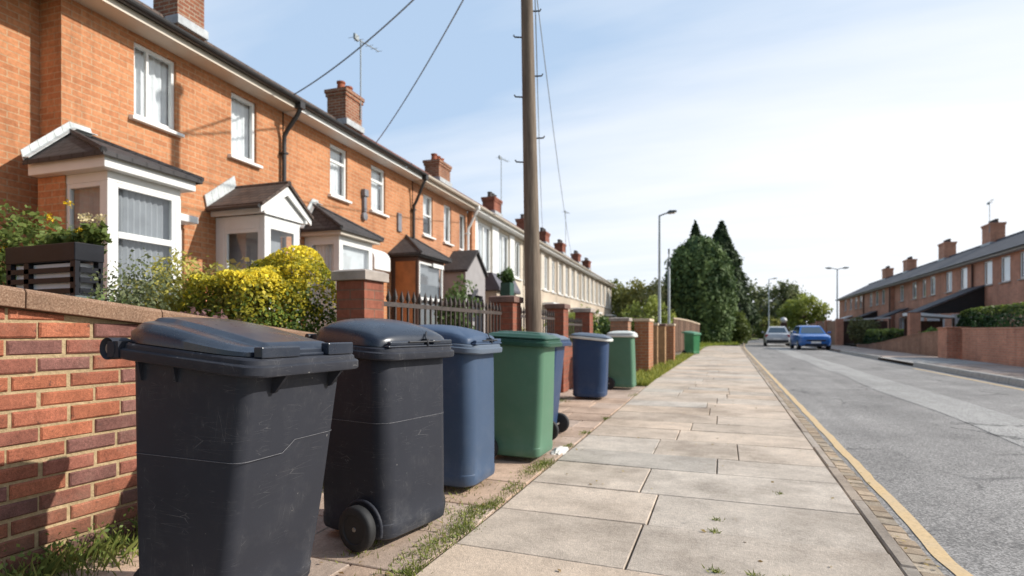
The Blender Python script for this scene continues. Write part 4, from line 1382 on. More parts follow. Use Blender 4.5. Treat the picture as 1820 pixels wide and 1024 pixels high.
def hip_bay(parent, name, y0, y1, pr, zf0, zf1, apex, wallm, roofm, fasc, zsill=1.05, side_curtain=None, front_curtain=None, ya=None, yb=None, flash=True, sides=(0, 1), trans=None, front_mull=(), side_tr=(), panel=None, brick_side=0.0):
    """square bay with glazed left, front and right sides, a deep fascia and a hipped roof against the wall"""
    ins = .11
    b0, b1, bx = y0 + ins, y1 - ins, pr - ins
    P = .07
    mb = MB()
    # dado, head and corner posts
    mb.box(0, bx, b0, b1, -.1, zsill)
    mb.box(.003, bx - .003, b0 + .003, b1 - .003, zf0 - .10, zf0)
    for yy in (b0, b1 - P):
        mb.box(bx - P, bx, yy, yy + P, zsill, zf0 - .10)
        mb.box(0.003, P * 1.6, yy, yy + P, zsill, zf0 - .10)
    f = mb.build(name, wallm, parent, bevel=.006)
    # front glazing
    def glaze(a, b, horizontal, at, outn, cur, tr):
        """a,b range; horizontal True = along y on front face at x=at"""
        fw = .05
        zb, zt = zsill, zf0 - .10
        mb = MB()
        def bx_(u0, u1, z0_, z1_, d0=-.05, d1=-.005):
            if horizontal: mb.box(at + d0, at + d1, u0, u1, z0_, z1_)
            else:
                q0, q1 = sorted((at - outn * (-d0), at - outn * (-d1)))
                mb.box(u0, u1, q0, q1, z0_, z1_)
        bx_(a, a + fw, zb, zt); bx_(b - fw, b, zb, zt); bx_(a + fw, b - fw, zb, zb + fw); bx_(a + fw, b - fw, zt - fw, zt)
        for q in tr:
            zm = zb + (zt - zb) * q
            bx_(a + fw, b - fw, zm - .035, zm + .035, -.05, .0)
        fr = mb.build('window', M_white, f, bevel=.005)
        mb = MB()
        dd = -.03
        if horizontal: mb.quad((at + dd, a, zb), (at + dd, b, zb), (at + dd, b, zt), (at + dd, a, zt))
        else: mb.quad((a, at + outn * dd, zb), (b, at + outn * dd, zb), (b, at + outn * dd, zt), (a, at + outn * dd, zt))
        mb.build('pane', GLASS, f)
        if cur:
            mb = MB(); n = max(6, int((b - a) / .035)); vs = []; fs = []
            for k in range(n + 1):
                u = a + (b - a) * k / n; d = -.10 + .012 * math.cos(PI * k)
                p = (at + d, u) if horizontal else (u, at + outn * d)
                vs += [(p[0], p[1], zb), (p[0], p[1], zt)]
            for k in range(n): fs.append((2 * k, 2 * k + 2, 2 * k + 3, 2 * k + 1))
            mb.add(vs, fs); mb.build('blind', cur, f)
    if panel is None:
        glaze(max(P * 1.6, brick_side), bx - P, False, b0, -1, side_curtain, side_tr)
        if brick_side:
            mb = MB(); mb.box(.004, brick_side, b0 - .012, b0 + .06, -.1, zf0 - .004); mb.build('brick_return', B_orange, f)
    else:
        mb = MB(); mb.box(P * 1.6, bx - P, b0 + .01, b0 + .05, zsill, zf0 - .1); mb.build('door', panel, f)
    glaze(b0 + P, b1 - P, True, bx, 1, front_curtain, trans or ())
    if panel is None: glaze(P * 1.6, bx - P, False, b1, 1, side_curtain, side_tr)
    mb = MB(); mb.box(.05, bx - .25, b0 + .25, b1 - .25, zsill + .01, zf0 - .12); mb.build('room_shade', M_dark, f)  # dark block inside the bay stands in for its unlit room
    # fascia
    mb = MB(); mb.box(0.002, pr, y0, y1, zf0, zf1); mb.build('fascia', fasc, f, bevel=.008)
    # roof
    e = .05
    ya = y0 + (y1 - y0) * .42 if ya is None else ya
    yb = y0 + (y1 - y0) * .62 if yb is None else yb
    A, B_ = (0.0, ya, apex), (0.0, yb, apex)
    z1 = zf1 + .012
    E0, E1, E2, E3 = (0, y0 - e, z1), (pr + e, y0 - e, z1), (pr + e, y1 + e, z1), (0, y1 + e, z1)
    mb = MB()
    mb.poly([E0, E1, A]); mb.poly([E1, E2, B_, A]); mb.poly([E2, E3, B_])
    lo = [(p[0], p[1], p[2] - .05) for p in (E0, E1, E2, E3)]
    mb.quad(E0, lo[0], lo[1], E1); mb.quad(E1, lo[1], lo[2], E2); mb.quad(E2, lo[2], lo[3], E3)
    rf = mb.build('roof', roofm, f)
    mb = MB()
    mb.tube([E1, A], .035, 6); mb.tube([E2, B_], .035, 6); mb.build('hip_tile', roofm, rf, smooth=50)
    if flash:
        mb = MB()
        for P0, P1 in ((E0, A), (A, B_)):
            n = 6; v0, v1 = Vector(P0), Vector(P1)
            for k in range(n):
                a, b = v0.lerp(v1, k / n), v0.lerp(v1, (k + .96) / n)
                up = Vector((0, -.03, .10)); o = Vector((.012, 0, 0))
                mb.prism([tuple(a + o), tuple(b + o), tuple(b + o + up), tuple(a + o + up)], (.012, 0, 0))
                q = Vector((.10, 0, -.015))
                mb.prism([tuple(a + o + up * .3), tuple(b + o + up * .3), tuple(b + o + q + up * .3), tuple(a + o + q + up * .3)], (0, 0, .008))
        mb.build('flashing', M_lead_pale, rf)
    return f
M_lead_pale = simple('pale_lead', (.55, .58, .58), .5, .2, 12, 0, .2)

def gable_porch(parent, name, y0, y1, pr, zf, apex, wallm, roofm, trim, panel_front=None, flash=True, zsill=1.1):
    ins = .12; b0, b1, bx = y0 + ins, y1 - ins, pr - ins * .8
    P = .08
    mb = MB()
    mb.box(0, bx, b0, b1, -.1, zsill)
    for yy in (b0, b1 - P):
        mb.box(bx - P, bx, yy, yy + P, zsill, zf - .06)
        mb.box(.003, .16, yy, yy + P, zsill, zf - .06)
    mb.box(.16, bx - P, b0, b0 + .06, zf - .26, zf - .06)
    mb.box(.16, bx - P, b1 - .06, b1, zf - .26, zf - .06)
    mb.box(bx - .06, bx, b0 + P, b1 - P, zf - .20, zf - .06)
    f = mb.build(name, wallm, parent, bevel=.006)
    # side window with a transom
    mb = MB(); zb, zt = zsill, zf - .26; a, b = .16, bx - P; fw = .05
    mb.box(a, a + fw, b0 + .005, b0 + .05, zb, zt); mb.box(b - fw, b, b0 + .005, b0 + .05, zb, zt)
    mb.box(a + fw, b - fw, b0 + .005, b0 + .05, zb, zb + fw); mb.box(a + fw, b - fw, b0 + .005, b0 + .05, zt - fw, zt)
    zm = zb + (zt - zb) * .42
    mb.box(a + fw, b - fw, b0 + .002, b0 + .053, zm - .035, zm + .035)
    mb.build('window', M_white, f, bevel=.005)
    mb = MB(); mb.quad((a, b0 + .03, zb), (b, b0 + .03, zb), (b, b0 + .03, zt), (a, b0 + .03, zt)); mb.build('pane', GLASS, f)
    mb = MB(); a, b = b0 + P, b1 - P; zt = zf - .20
    mb.box(bx - .05, bx - .005, a, a + fw, zb, zt); mb.box(bx - .05, bx - .005, b - fw, b, zb, zt); mb.box(bx - .05, bx - .005, a + fw, b - fw, zt - fw, zt)
    mb.box(bx - .05, bx - .002, a + fw, b - fw, zb + (zt - zb) * .55, zb + (zt - zb) * .55 + .07)
    mb.build('window', M_white, f, bevel=.005)
    mb = MB(); mb.quad((bx - .03, a, zb), (bx - .03, b, zb), (bx - .03, b, zt), (bx - .03, a, zt)); mb.build('pane', GLASS, f)
    mb = MB(); mb.box(.05, bx - .2, b0 + .2, b1 - .2, zsill + .01, zf - .2); mb.build('room_shade', M_blind, f)
    mb = MB(); mb.box(.002, pr - .02, y0 + .03, y0 + .07, zf - .06, zf + .05); mb.box(.002, pr - .02, y1 - .07, y1 - .03, zf - .06, zf + .05)
    mb.poly([(pr - .06, y0 + .05, zf - .06), (pr - .06, y1 - .05, zf - .06), (pr - .06, y1 - .05, zf), (pr - .06, (y0 + y1) / 2, apex - .06), (pr - .06, y0 + .05, zf)])
    for s, ye in ((-1, y0), (1, y1)):
        ym = (y0 + y1) / 2
        mb.prism([(pr - .04, ye + s * .05, zf - .07), (pr - .04, ye + s * .05, zf + .03), (pr - .04, ym, apex + .01), (pr - .04, ym, apex - .12)], (.035, 0, 0))
    mb.build('gable_board', trim, f)
    mb = MB(); ym = (y0 + y1) / 2; t = .05
    for s, ye in ((-1, y0 - .06), (1, y1 + .06)):
        mb.prism([(0, ye, zf + .02), (0, ym, apex + .03), (0, ym, apex + .03 + t), (0, ye, zf + .02 + t)], (pr + .03, 0, 0))
    rf = mb.build('roof', roofm, f)
    mb = MB(); mb.tube([(0, ym, apex + .06), (pr + .03, ym, apex + .06)], .04, 8); mb.build('ridge_tile', roofm, rf, smooth=50)
    mb = MB()
    mb.tube([(.06, y0 - .09, zf + .01), (pr + .0, y0 - .09, zf + .01)], .03, 8); mb.build('gutter', M_black_gutter, f, smooth=50)
    if flash:
        mb = MB(); v0, v1 = Vector((0.012, y0 - .06, zf + .06)), Vector((0.012, ym, apex + .08))
        n = 5
        for k in range(n):
            a, b = v0.lerp(v1, k / n), v0.lerp(v1, (k + .96) / n); up = Vector((0, -.04, .17))
            mb.prism([tuple(a), tuple(b), tuple(b + up), tuple(a + up)], (.02, 0, 0))
        mb.build('flashing', M_lead_pale, rf)
    return f

HG = 'brick terraced houses on the left side of the street'
def lhouse(u0, label):
    p = ROW_O + ROW_D * u0
    return thing('terraced_house', label, 'house', p, ROW_A, HG)

Z0W, Z1W = 3.80, 4.76
# --- H0, set back a little, at the left edge of the photo
h = lhouse(-2.5, 'orange brick house at the left edge, set slightly back from its neighbour')
L0 = 4.13 + 2.5
ops = [(4.6, 5.55, Z0W, Z1W)]
house_wall(h, L0, ops, B_orange, x=-.36, ends=(True, False))
window(h, *ops[0], x=-.36, mull=(.5,))
roof(h, 0, L0 - .004, T_brown); eaves(h, 0, L0 - .004, M_white, M_black_gutter)

# --- H1
h = lhouse(4.12, 'orange brick house with square white bay and gabled white porch, nearest full house')
L = 7.72 - 4.12
ops = [(.87, 1.49, Z0W, Z1W), (2.46, 2.99, Z0W - .02, Z1W), (.98, 1.62, 1.45, 2.48)]
mb = MB(); wall_open(mb, 0, L, -.1, 4.9, ops, .12, 0)
mb.quad((0, 0, -.1), (-.5, 0, -.1), (-.5, 0, 4.9), (0, 0, 4.9))
mb.build('wall', B_orange, h)
window(h, *ops[0], mull=(.36,), cur='full', fw=.045)
window(h, *ops[1], cur='full', fw=.05)
window(h, *ops[2], cur='left', trans=(.35,), sill=False)
mb = MB(); mb.box(.0, .26, 1.0, 1.62, 2.52, 2.62); mb.build('door_canopy', M_white, h, bevel=.01)
roof(h, 0, L - .004, T_brown); eaves(h, 0, L - .004, M_cream, M_black_gutter)
downpipe(h, L - .02, M_black_gutter)
hip_bay(h, 'bay_window', -.34, .76, 1.14, 2.70, 2.84, 3.33, M_white, T_dark, M_white, zsill=1.15, side_curtain=M_blind, front_curtain=M_blind, ya=.10, yb=.34, trans=(.62,), brick_side=.42)
gable_porch(h, 'porch', 2.04, 3.04, 1.0, 2.79, 3.20, M_white, T_brown, M_white)
chimney(h, 3.30, -2.0, 6.50, 7.95, .56, .56, 2, aerial=None)

# --- H2
h = lhouse(7.75, 'orange brick house with two white sash windows, grey hipped bay and white door canopy')
L = 12.45 - 7.75
ops = [(1.32, 1.90, Z0W - .05, Z1W), (2.80, 3.40, Z0W - .05, Z1W), (2.48, 3.1, -.05, 2.2)]
house_wall(h, L, ops, B_orange)
window(h, *ops[0], trans=(.68,), cur='full'); window(h, *ops[1], trans=(.68,), cur='full')
window(h, *ops[2], cur='full', sill=False, name='front_door')
roof(h, 0, L - .004, T_brown); eaves(h, 0, L - .004, M_white, M_black_gutter)
downpipe(h, L - .02, M_black_gutter, z_in=4.25)
hip_bay(h, 'bay_window', .44, 1.76, .86, 2.76, 2.86, 3.42, M_white, T_dark, M_cream, zsill=1.2, side_curtain=M_curtain, front_curtain=M_curtain, ya=.78, yb=.95, flash=True)
mb = MB()   # curved white door canopy
pr = []
for k in range(9):
    a = PI / 2 * k / 8
    pr.append((.36 * math.sin(a), 2.60 + .26 * math.cos(a)))
pr += [(.36, 2.36), (.32, 2.36), (.0, 2.36)]
mb.prism([(x, 2.36, z) for x, z in pr], (0, .66, 0)); mb.build('door_canopy', M_white, h, bevel=.012)
mb = MB(); mb.box(.0, .10, 2.40, 2.56, 3.95, 4.10); mb.box(.0, .07, 2.43, 2.53, 3.62, 3.95); mb.lathe([(.001, 0), (.09, .0), (.09, .07), (.001, .08)], (.0, 2.48, 3.52), 'X', 14); mb.build('wall_lantern', simple('grey_fitting', (.20, .20, .22), .6, .2, 5), h, bevel=.01)
mb = MB(); mb.box(.0, .05, 3.93, 4.10, 3.45, 3.90); mb.build('wall_vent', MATS['grey_fitting'], h, bevel=.01)
chimney(h, 4.72, -2.0, 6.50, 7.32, .56, .74, 2, aerial=1.55)

# --- H3
h = lhouse(12.5, 'orange red brick house with dark pyramid roofed timber porch and grey gabled porch')
L = 16.1 - 12.5
ops = [(.57, 1.14, 3.62, 4.70), (1.87, 2.38, 3.62, 4.70), (3.0, 3.46, 3.55, 4.65)]
house_wall(h, L, ops, B_orange2)
for o, cu in zip(ops, ('half', 'full', 'full')): window(h, *o, cur=cu, fw=.05, trans=(.5,) if cu == 'half' else ())
roof(h, 0, L - .004, T_red); eaves(h, 0, L - .004, M_cream, M_cream)
downpipe(h, L - .06, M_white, z_in=4.3)
hip_bay(h, 'porch', -1.2, .46, .82, 2.78, 2.85, 3.42, M_dark_wood, T_dark, M_black_gutter, zsill=.5, front_curtain=M_blind, ya=-.35, yb=-.05, flash=False, panel=M_wood_door, trans=(.6,))
mb = MB(); mb.box(.72, .75, -.35, .25, 2.60, 2.70); mb.build('porch_sign_board', M_white, h)
mb = MB(); z = -.1
wall_open(mb, 1.75, 3.30, -.1, 2.75, [(1.9, 2.28, 0, 2.10), (2.45, 3.1, .2, 2.10)], .1, .72)
mb.poly([(.72, 1.75, 2.75), (.72, 3.30, 2.75), (.72, 2.52, 3.34)])
mb.quad((0, 1.75, -.1), (.72, 1.75, -.1), (.72, 1.75, 2.75), (0, 1.75, 2.75)); mb.quad((0, 3.3, -.1), (.72, 3.3, -.1), (.72, 3.3, 2.75), (0, 3.3, 2.75))
p = mb.build('grey_porch', M_render, h)
mb = MB()
for s, ye in ((-1, 1.68), (1, 3.37)):
    mb.prism([(0, ye, 2.70), (0, 2.52, 3.36), (0, 2.52, 3.43), (0, ye, 2.77)], (.80, 0, 0))
mb.build('roof', T_dark, p)
mb = MB(); mb.box(.55, .60, 1.9, 2.28, 0, 2.1); mb.box(.55, .60, 2.75, 3.1, .2, 2.1); mb.build('door', simple('navy_door', (.02, .024, .035), .5, .2, 4), p)
mb = MB(); mb.box(.55, .60, 2.45, 2.74, .2, 2.1); mb.build('pane', M_curtain, p)

# --- H4: white panel fronted
h = lhouse(16.15, 'house with white panelled upper floor and dark awning over the ground floor bay')
L = 22.2 - 16.15
mb = MB(); wall_open(mb, 0, L, -.1, 4.9, [(.8, 2.2, 3.05, 4.72), (2.9, 4.2, 3.0, 4.72), (4.8, 5.7, 3.2, 4.7), (1.0, 2.3, .7, 2.0), (3.4, 4.6, .7, 2.1)], .12, 0)
mb.build('wall', M_pale_render, h)
mb = MB(); mb.box(0.001, .14, 0.02, .30, .0, 4.85); mb.build('brick_strip', B_orange2, h)
window(h, .8, 2.2, 3.05, 4.72, mull=(.5,), cur='full', sill=False, fw=.09); window(h, 2.9, 4.2, 3.0, 4.72, mull=(.5,), cur='full', sill=False, fw=.09)
window(h, 4.8, 5.7, 3.2, 4.7, mull=(.5,), cur='sides', fw=.08); window(h, 1.0, 2.3, .7, 2.0, mull=(.5,), cur='full'); window(h, 3.4, 4.6, .7, 2.1, mull=(.5,), cur='sides')
for a, b in ((.32, .78), (2.22, 2.88), (4.22, 4.78)):
    mb = MB(); mb.box(.001, .04, a, b, 2.95, 4.80); mb.build('white_panel', M_white, h, bevel=.008)
roof(h, 0, L - .004, T_red); eaves(h, 0, L - .004, M_white, M_cream)
mb = MB(); mb.prism([(0, .35, 2.95), (0.0, .35, 2.35), (.95, .35, 2.35), (.95, .35, 2.44), (.70, .35, 2.92)], (0, 2.3, 0)); mb.build('awning', simple('slate_awning', (.10, .095, .115), .6, .2, 3), h, bevel=.02)
for a, b in ((.5, .8), (2.2, 2.5)):
    mb = MB(); mb.box(0, .8, a, b, -.1, 2.34); mb.build('bay_pier', M_cream_render, h)
chimney(h, 2.0, -2.0, 6.45, 7.1, .56, .95, 3)

# --- H5..H8
for (u0, u1, lab, rm, ch, aer) in [
        (22.25, 28.2, 'pale rendered terraced house directly behind the wooden pole', T_red, (1.65, 3), 2.0),
        (28.25, 34.6, 'cream rendered terraced house just right of the wooden pole, tall white windows', T_brown, (.75, 3), None),
        (34.65, 41.0, 'cream rendered terraced house with red roof, second from the far end of the row', T_red, (3.0, 3), 2.3),
        (41.05, 48.6, 'end house of the cream terrace, its gutter ending beside the trees', T_brown, (2.1, 3), None)]:
    h = lhouse(u0, lab); L = u1 - u0
    ops = []
    n = 4
    for k in range(n):
        a = L * (k + .22) / n; b = L * (k + .80) / n
        ops.append((a, b, 3.05, 4.65))
    ops.append((L * .15, L * .42, .7, 2.1)); ops.append((L * .6, L * .78, -.05, 2.1))
    house_wall(h, L, ops, M_cream_render, ends=(False, u1 > 48))
    for o in ops[:4]: window(h, *o, mull=(.5,), cur='full', fw=.09)
    window(h, *ops[4], mull=(.33, .66), cur='sides', fw=.07)
    window(h, *ops[5], cur='full', sill=False, name='front_door', fw=.12)
    mb = MB(); mb.box(.0, .55, L * .52, L * .86, 2.3, 2.42); mb.build('door_canopy', M_white, h, bevel=.02)
    for k in range(n):
        mb = MB(); mb.box(.001, .05, L * (k - .17) / n if k else .02, L * (k + .2) / n, 3.0, 4.75)
        mb.build('wall_panel', M_cream, h)
    roof(h, 0, L - .004, rm); eaves(h, 0, L - .004, M_white if u0 < 35 else M_cream, M_cream)
    if ch: chimney(h, ch[0] if ch[0] < L else L - .1, -2.0, 6.45, 7.1, .56, 1.0, ch[1], mat=B_red, potcol=M_pot_dark, aerial=aer)
    if 28 < u0 < 30: chimney(h, 4.8, -2.0, 6.45, 7.1, .56, 1.0, 3, mat=B_red, potcol=M_pot_dark)
    if u1 > 48: chimney(h, 6.6, -2.0, 6.45, 7.1, .56, 1.0, 3, mat=B_red, potcol=M_pot_dark)

# ------------------------------------------------------------------ houses on the right
RX = 12.8
def rhouse(a_far, label):      # local y runs back towards the camera, local x towards the road
    return thing('terraced_house', label, 'house', (RX, a_far, 0), PI, 'brown brick terrace on the right side of the street')
M_rblind = simple('bright_net_curtain', (.80, .82, .84), .9, .05, 4)
def lean_to(parent, y, w, out, zt, zb, glaz=True):
    """mono-pitch porch: roof falls from the house towards the road; y is its camera-side face"""
    mb = MB()
    mb.prism([(0, y, zb * .985), (out, y, zb - .12), (out, y, zb), (0, y, zt)], (0, -.10, 0))
    p = mb.build('lean_to_porch', simple('shaded_side_black', (.018, .016, .017), .6, .2, 6), parent)  # near-black colour stands in for shade on this camera-facing side
    mb = MB(); mb.prism([(0, y + .12, zt + .02), (out + .2, y + .12, zb - .06), (out + .2, y + .12, zb + .02), (0, y + .12, zt + .10)], (0, -w - .24, 0)); mb.build('roof', T_grey, p)
    mb = MB(); mb.box(out - .12, out, y - .12, y, 0, zb - .1); mb.box(out - .12, out, y - w, y - w + .12, 0, zb - .1)
    mb.box(0, .1, y - w, y - w + .1, 0, zb); mb.build('post', M_white, p)
    mb = MB(); mb.box(.5, 1.2, y - .06, y - .02, 0, 2.0); mb.box(out * .62, out * .9, y - .06, y - .02, .1, 1.9); mb.build('door', M_white, p)
    mb = MB(); mb.box(.58, 1.12, y - .018, y - .010, .5, 1.8); mb.build('pane', GLASS, p)
    return p

specs = [(38.6, 29.5, 'nearest brown brick house on the right with pale curtained windows and a grey roof', 0, [36.9, 34.9, 32.9, 30.6], T_grey),
         (47.0, 38.65, 'brown brick house on the right with a lean-to porch, its side black with shade', 0, [42.6, 40.2, 45.6], T_grey),
         (56.0, 47.05, 'third brown brick house along the right side with a pale door canopy', .25, [48.2, 50.6, 53.9], T_grey),
         (66.0, 56.05, 'fourth brown brick house along the right side with small lean-to porch', 0, [58.6, 60.9, 63.3], T_grey),
         (80.0, 66.05, 'farthest brown brick house on the right behind the yellow green tree', 0, [67.8, 70.2, 72.9, 76], T_grey)]
chim = {0: None, 1: [1.7], 2: [2.4], 3: [2.6], 4: [8.6]}
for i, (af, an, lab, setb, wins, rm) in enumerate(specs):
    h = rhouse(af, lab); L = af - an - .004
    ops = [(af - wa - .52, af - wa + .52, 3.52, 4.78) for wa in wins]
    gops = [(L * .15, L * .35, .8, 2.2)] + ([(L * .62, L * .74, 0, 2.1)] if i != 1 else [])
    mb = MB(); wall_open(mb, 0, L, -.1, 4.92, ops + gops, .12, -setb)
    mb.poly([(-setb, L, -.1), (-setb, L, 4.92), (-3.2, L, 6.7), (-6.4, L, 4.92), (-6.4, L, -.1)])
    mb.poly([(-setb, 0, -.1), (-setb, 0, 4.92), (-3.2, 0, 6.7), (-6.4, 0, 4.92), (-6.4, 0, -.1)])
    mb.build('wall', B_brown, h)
    for o in ops: window(h, *o, x=-setb, cur='full', fw=.05, curm=M_rblind, sillm=M_concrete)
    window(h, *gops[0], x=-setb, mull=(.33, .66), cur='sides', curm=M_rblind)
    if len(gops) > 1: window(h, *gops[1], x=-setb, cur='full', sill=False, name='front_door')
    roof(h, 0, L, rm, xR=-3.2, zR=6.85)
    mb = MB(); mb.box(.30 - .02, .36, 0, L, 4.84, 4.96); mb.box(0.0, .28, 0, L, 4.86, 4.88); mb.build('fascia', M_concrete, h)
    mb = MB(); mb.tube([(.44, 0.01, 4.97), (.44, L - .01, 4.97)], .05, 8); mb.build('gutter', M_black_gutter, h, smooth=50)
    mb = MB(); mb.tube([(.07 - setb, L - .12, 4.8), (.07 - setb, L - .12, 0)], .05, 8); mb.build('downpipe', M_dark_wood, h, smooth=50)
    for cy in (chim[i] or []):
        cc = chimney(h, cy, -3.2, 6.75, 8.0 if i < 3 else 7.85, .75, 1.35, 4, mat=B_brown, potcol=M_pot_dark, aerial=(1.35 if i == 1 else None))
    if i == 1: lean_to(h, L - .05 + 1.4, 2.2, 2.85, 3.45, 2.12)
    if i == 2:
        mb = MB(); mb.prism([(0, 2.0, 2.75), (1.7, 2.0, 2.05), (1.7, 2.0, 2.17), (0, 2.0, 2.87)], (0, 3.0, 0)); mb.build('door_canopy', T_grey, h)
    if i == 3:
        lean_to(h, 5.2, 2.6, 1.9, 2.9, 2.1)
    if i == 4:
        mb = MB(); mb.prism([(0, 5.0, 2.75), (1.6, 5.0, 2.15), (1.6, 5.0, 2.27), (0, 5.0, 2.87)], (0, 3.2, 0)); mb.build('door_canopy', M_white, h)

# ------------------------------------------------------------------ right garden walls, hedges, posts
def rwall():
    t = thing('garden_wall', 'tall brown brick garden wall under the clipped dark hedge on the right', 'wall', (7.9, 14, 0))
    mb = MB(); mb.box(-.12, .12, 0, 10.6, -.05, 1.10); mb.build('brickwork', B_brown, t)
    mb = MB(); mb.box(-.14, .14, 0, 10.6, 1.102, 1.16); mb.build('coping', B_brown, t, bevel=.01)
    pier('wide brown brick pier with orange cap at the gateway on the right', 7.86, 25.25, .95, 1.20, B_brown, simple('orange_cap', (.42, .17, .09), .85, .15, 6), .03, .06, cap2=False)
    t = thing('sloping_wall', 'long low brick wall sloping down away from the right gateway', 'wall', (7.9, 27.0, 0))
    mb = MB(); vs = []
    prof = [(0, 1.02), (3, .90), (6, .66), (9, .42), (12, .24), (15.5, .14)]
    bt = [(-.11, y, -.05) for y, z in prof]; 
    for x in (-.11, .11):
        mb.poly([(x, prof[0][0], -.05)] + [(x, y, z) for y, z in prof] + [(x, prof[-1][0], -.05)])
    for (y0, z0), (y1, z1) in zip(prof, prof[1:]): mb.quad((-.11, y0, z0), (.11, y0, z0), (.11, y1, z1), (-.11, y1, z1))
    mb.quad((-.11, 0, -.05), (.11, 0, -.05), (.11, 0, 1.02), (-.11, 0, 1.02))
    mb.build('brickwork', B_tan, t)
    mb = MB()
    for (y0, z0), (y1, z1) in zip(prof, prof[1:]):
        mb.loft([[(-.13, y0, z0 + .002), (.13, y0, z0 + .002), (.13, y0, z0 + .05), (-.13, y0, z0 + .05)], [(-.13, y1, z1 + .002), (.13, y1, z1 + .002), (.13, y1, z1 + .05), (-.13, y1, z1 + .05)]])
    mb.build('coping', B_tan, t)
rwall()
pier('narrow dark brick pillar behind the sloping wall on the right', 8.5, 33.0, .45, 2.0, B_brown, M_cap_dark, .02, .05, cap2=False)
t = thing('garden_canopy', 'small white carport canopy on dark posts behind the sloping wall', 'canopy', (9.6, 34.4, 0))
mb = MB(); mb.prism([(-.9, -.6, 1.86), (.9, -.6, 1.70), (.9, -.6, 1.80), (-.9, -.6, 2.02)], (0, 2.0, 0)); mb.build('roof', M_white, t, bevel=.01)
for x, y in ((-.8, -.5), (.8, -.5), (-.8, 1.3), (.8, 1.3)):
    mb = MB(); mb.box(x - .05, x + .05, y - .05, y + .05, 0, 1.72); mb.build('post', M_dark_wood, t)
mb = MB(); mb.box(-.75, .75, 1.2, 1.24, 0, 1.6); mb.build('back_panel', M_dark_wood, t)
t = thing('picket_fence', 'pale upright fence boards in front of the shaded lean-to porch', 'fence', (10.4, 30.5, 0))
r = random.Random(4)
for k in range(9):
    q = r.uniform(.75, 1.1); y = k * .42
    mb = MB(); mb.box(-.02, .02, y, y + .30, .0, 1.85 + r.uniform(-.06, .06), (.42 * q, .40 * q, .40 * q)); mb.build('board', V_board, t)
mb = MB(); mb.box(.022, .06, 0, 3.8, .5, .6); mb.box(.022, .06, 0, 3.8, 1.4, 1.5); mb.build('cross_rail', M_dark_wood, t)
t = thing('brick_boundary', 'reddish brick boundary wall right of the blue car', 'wall', (8.0, 50, 0))
mb = MB(); mb.box(-.15, .15, 0, 16, -.05, 1.9); mb.build('brickwork', B_tan, t)
for y in (0, 5.3, 10.6):
    mb = MB(); mb.box(-.25, .25, y - .25, y + .25, -.05, 2.05); mb.build('buttress', B_brown, t)
t = thing('shed_roof', 'pale flat shed roof beside the reddish wall beyond the blue car', 'shed', (9.8, 50.5, 0))
mb = MB(); mb.box(-1.5, 1.5, 0, 3, 0, 1.85); mb.build('shed_body', M_dark_wood, t)
mb = MB(); mb.prism([(-1.7, -.2, 1.87), (1.7, -.2, 2.05), (1.7, -.2, 2.15), (-1.7, -.2, 1.97)], (0, 3.4, 0)); mb.build('roof', M_white, t)

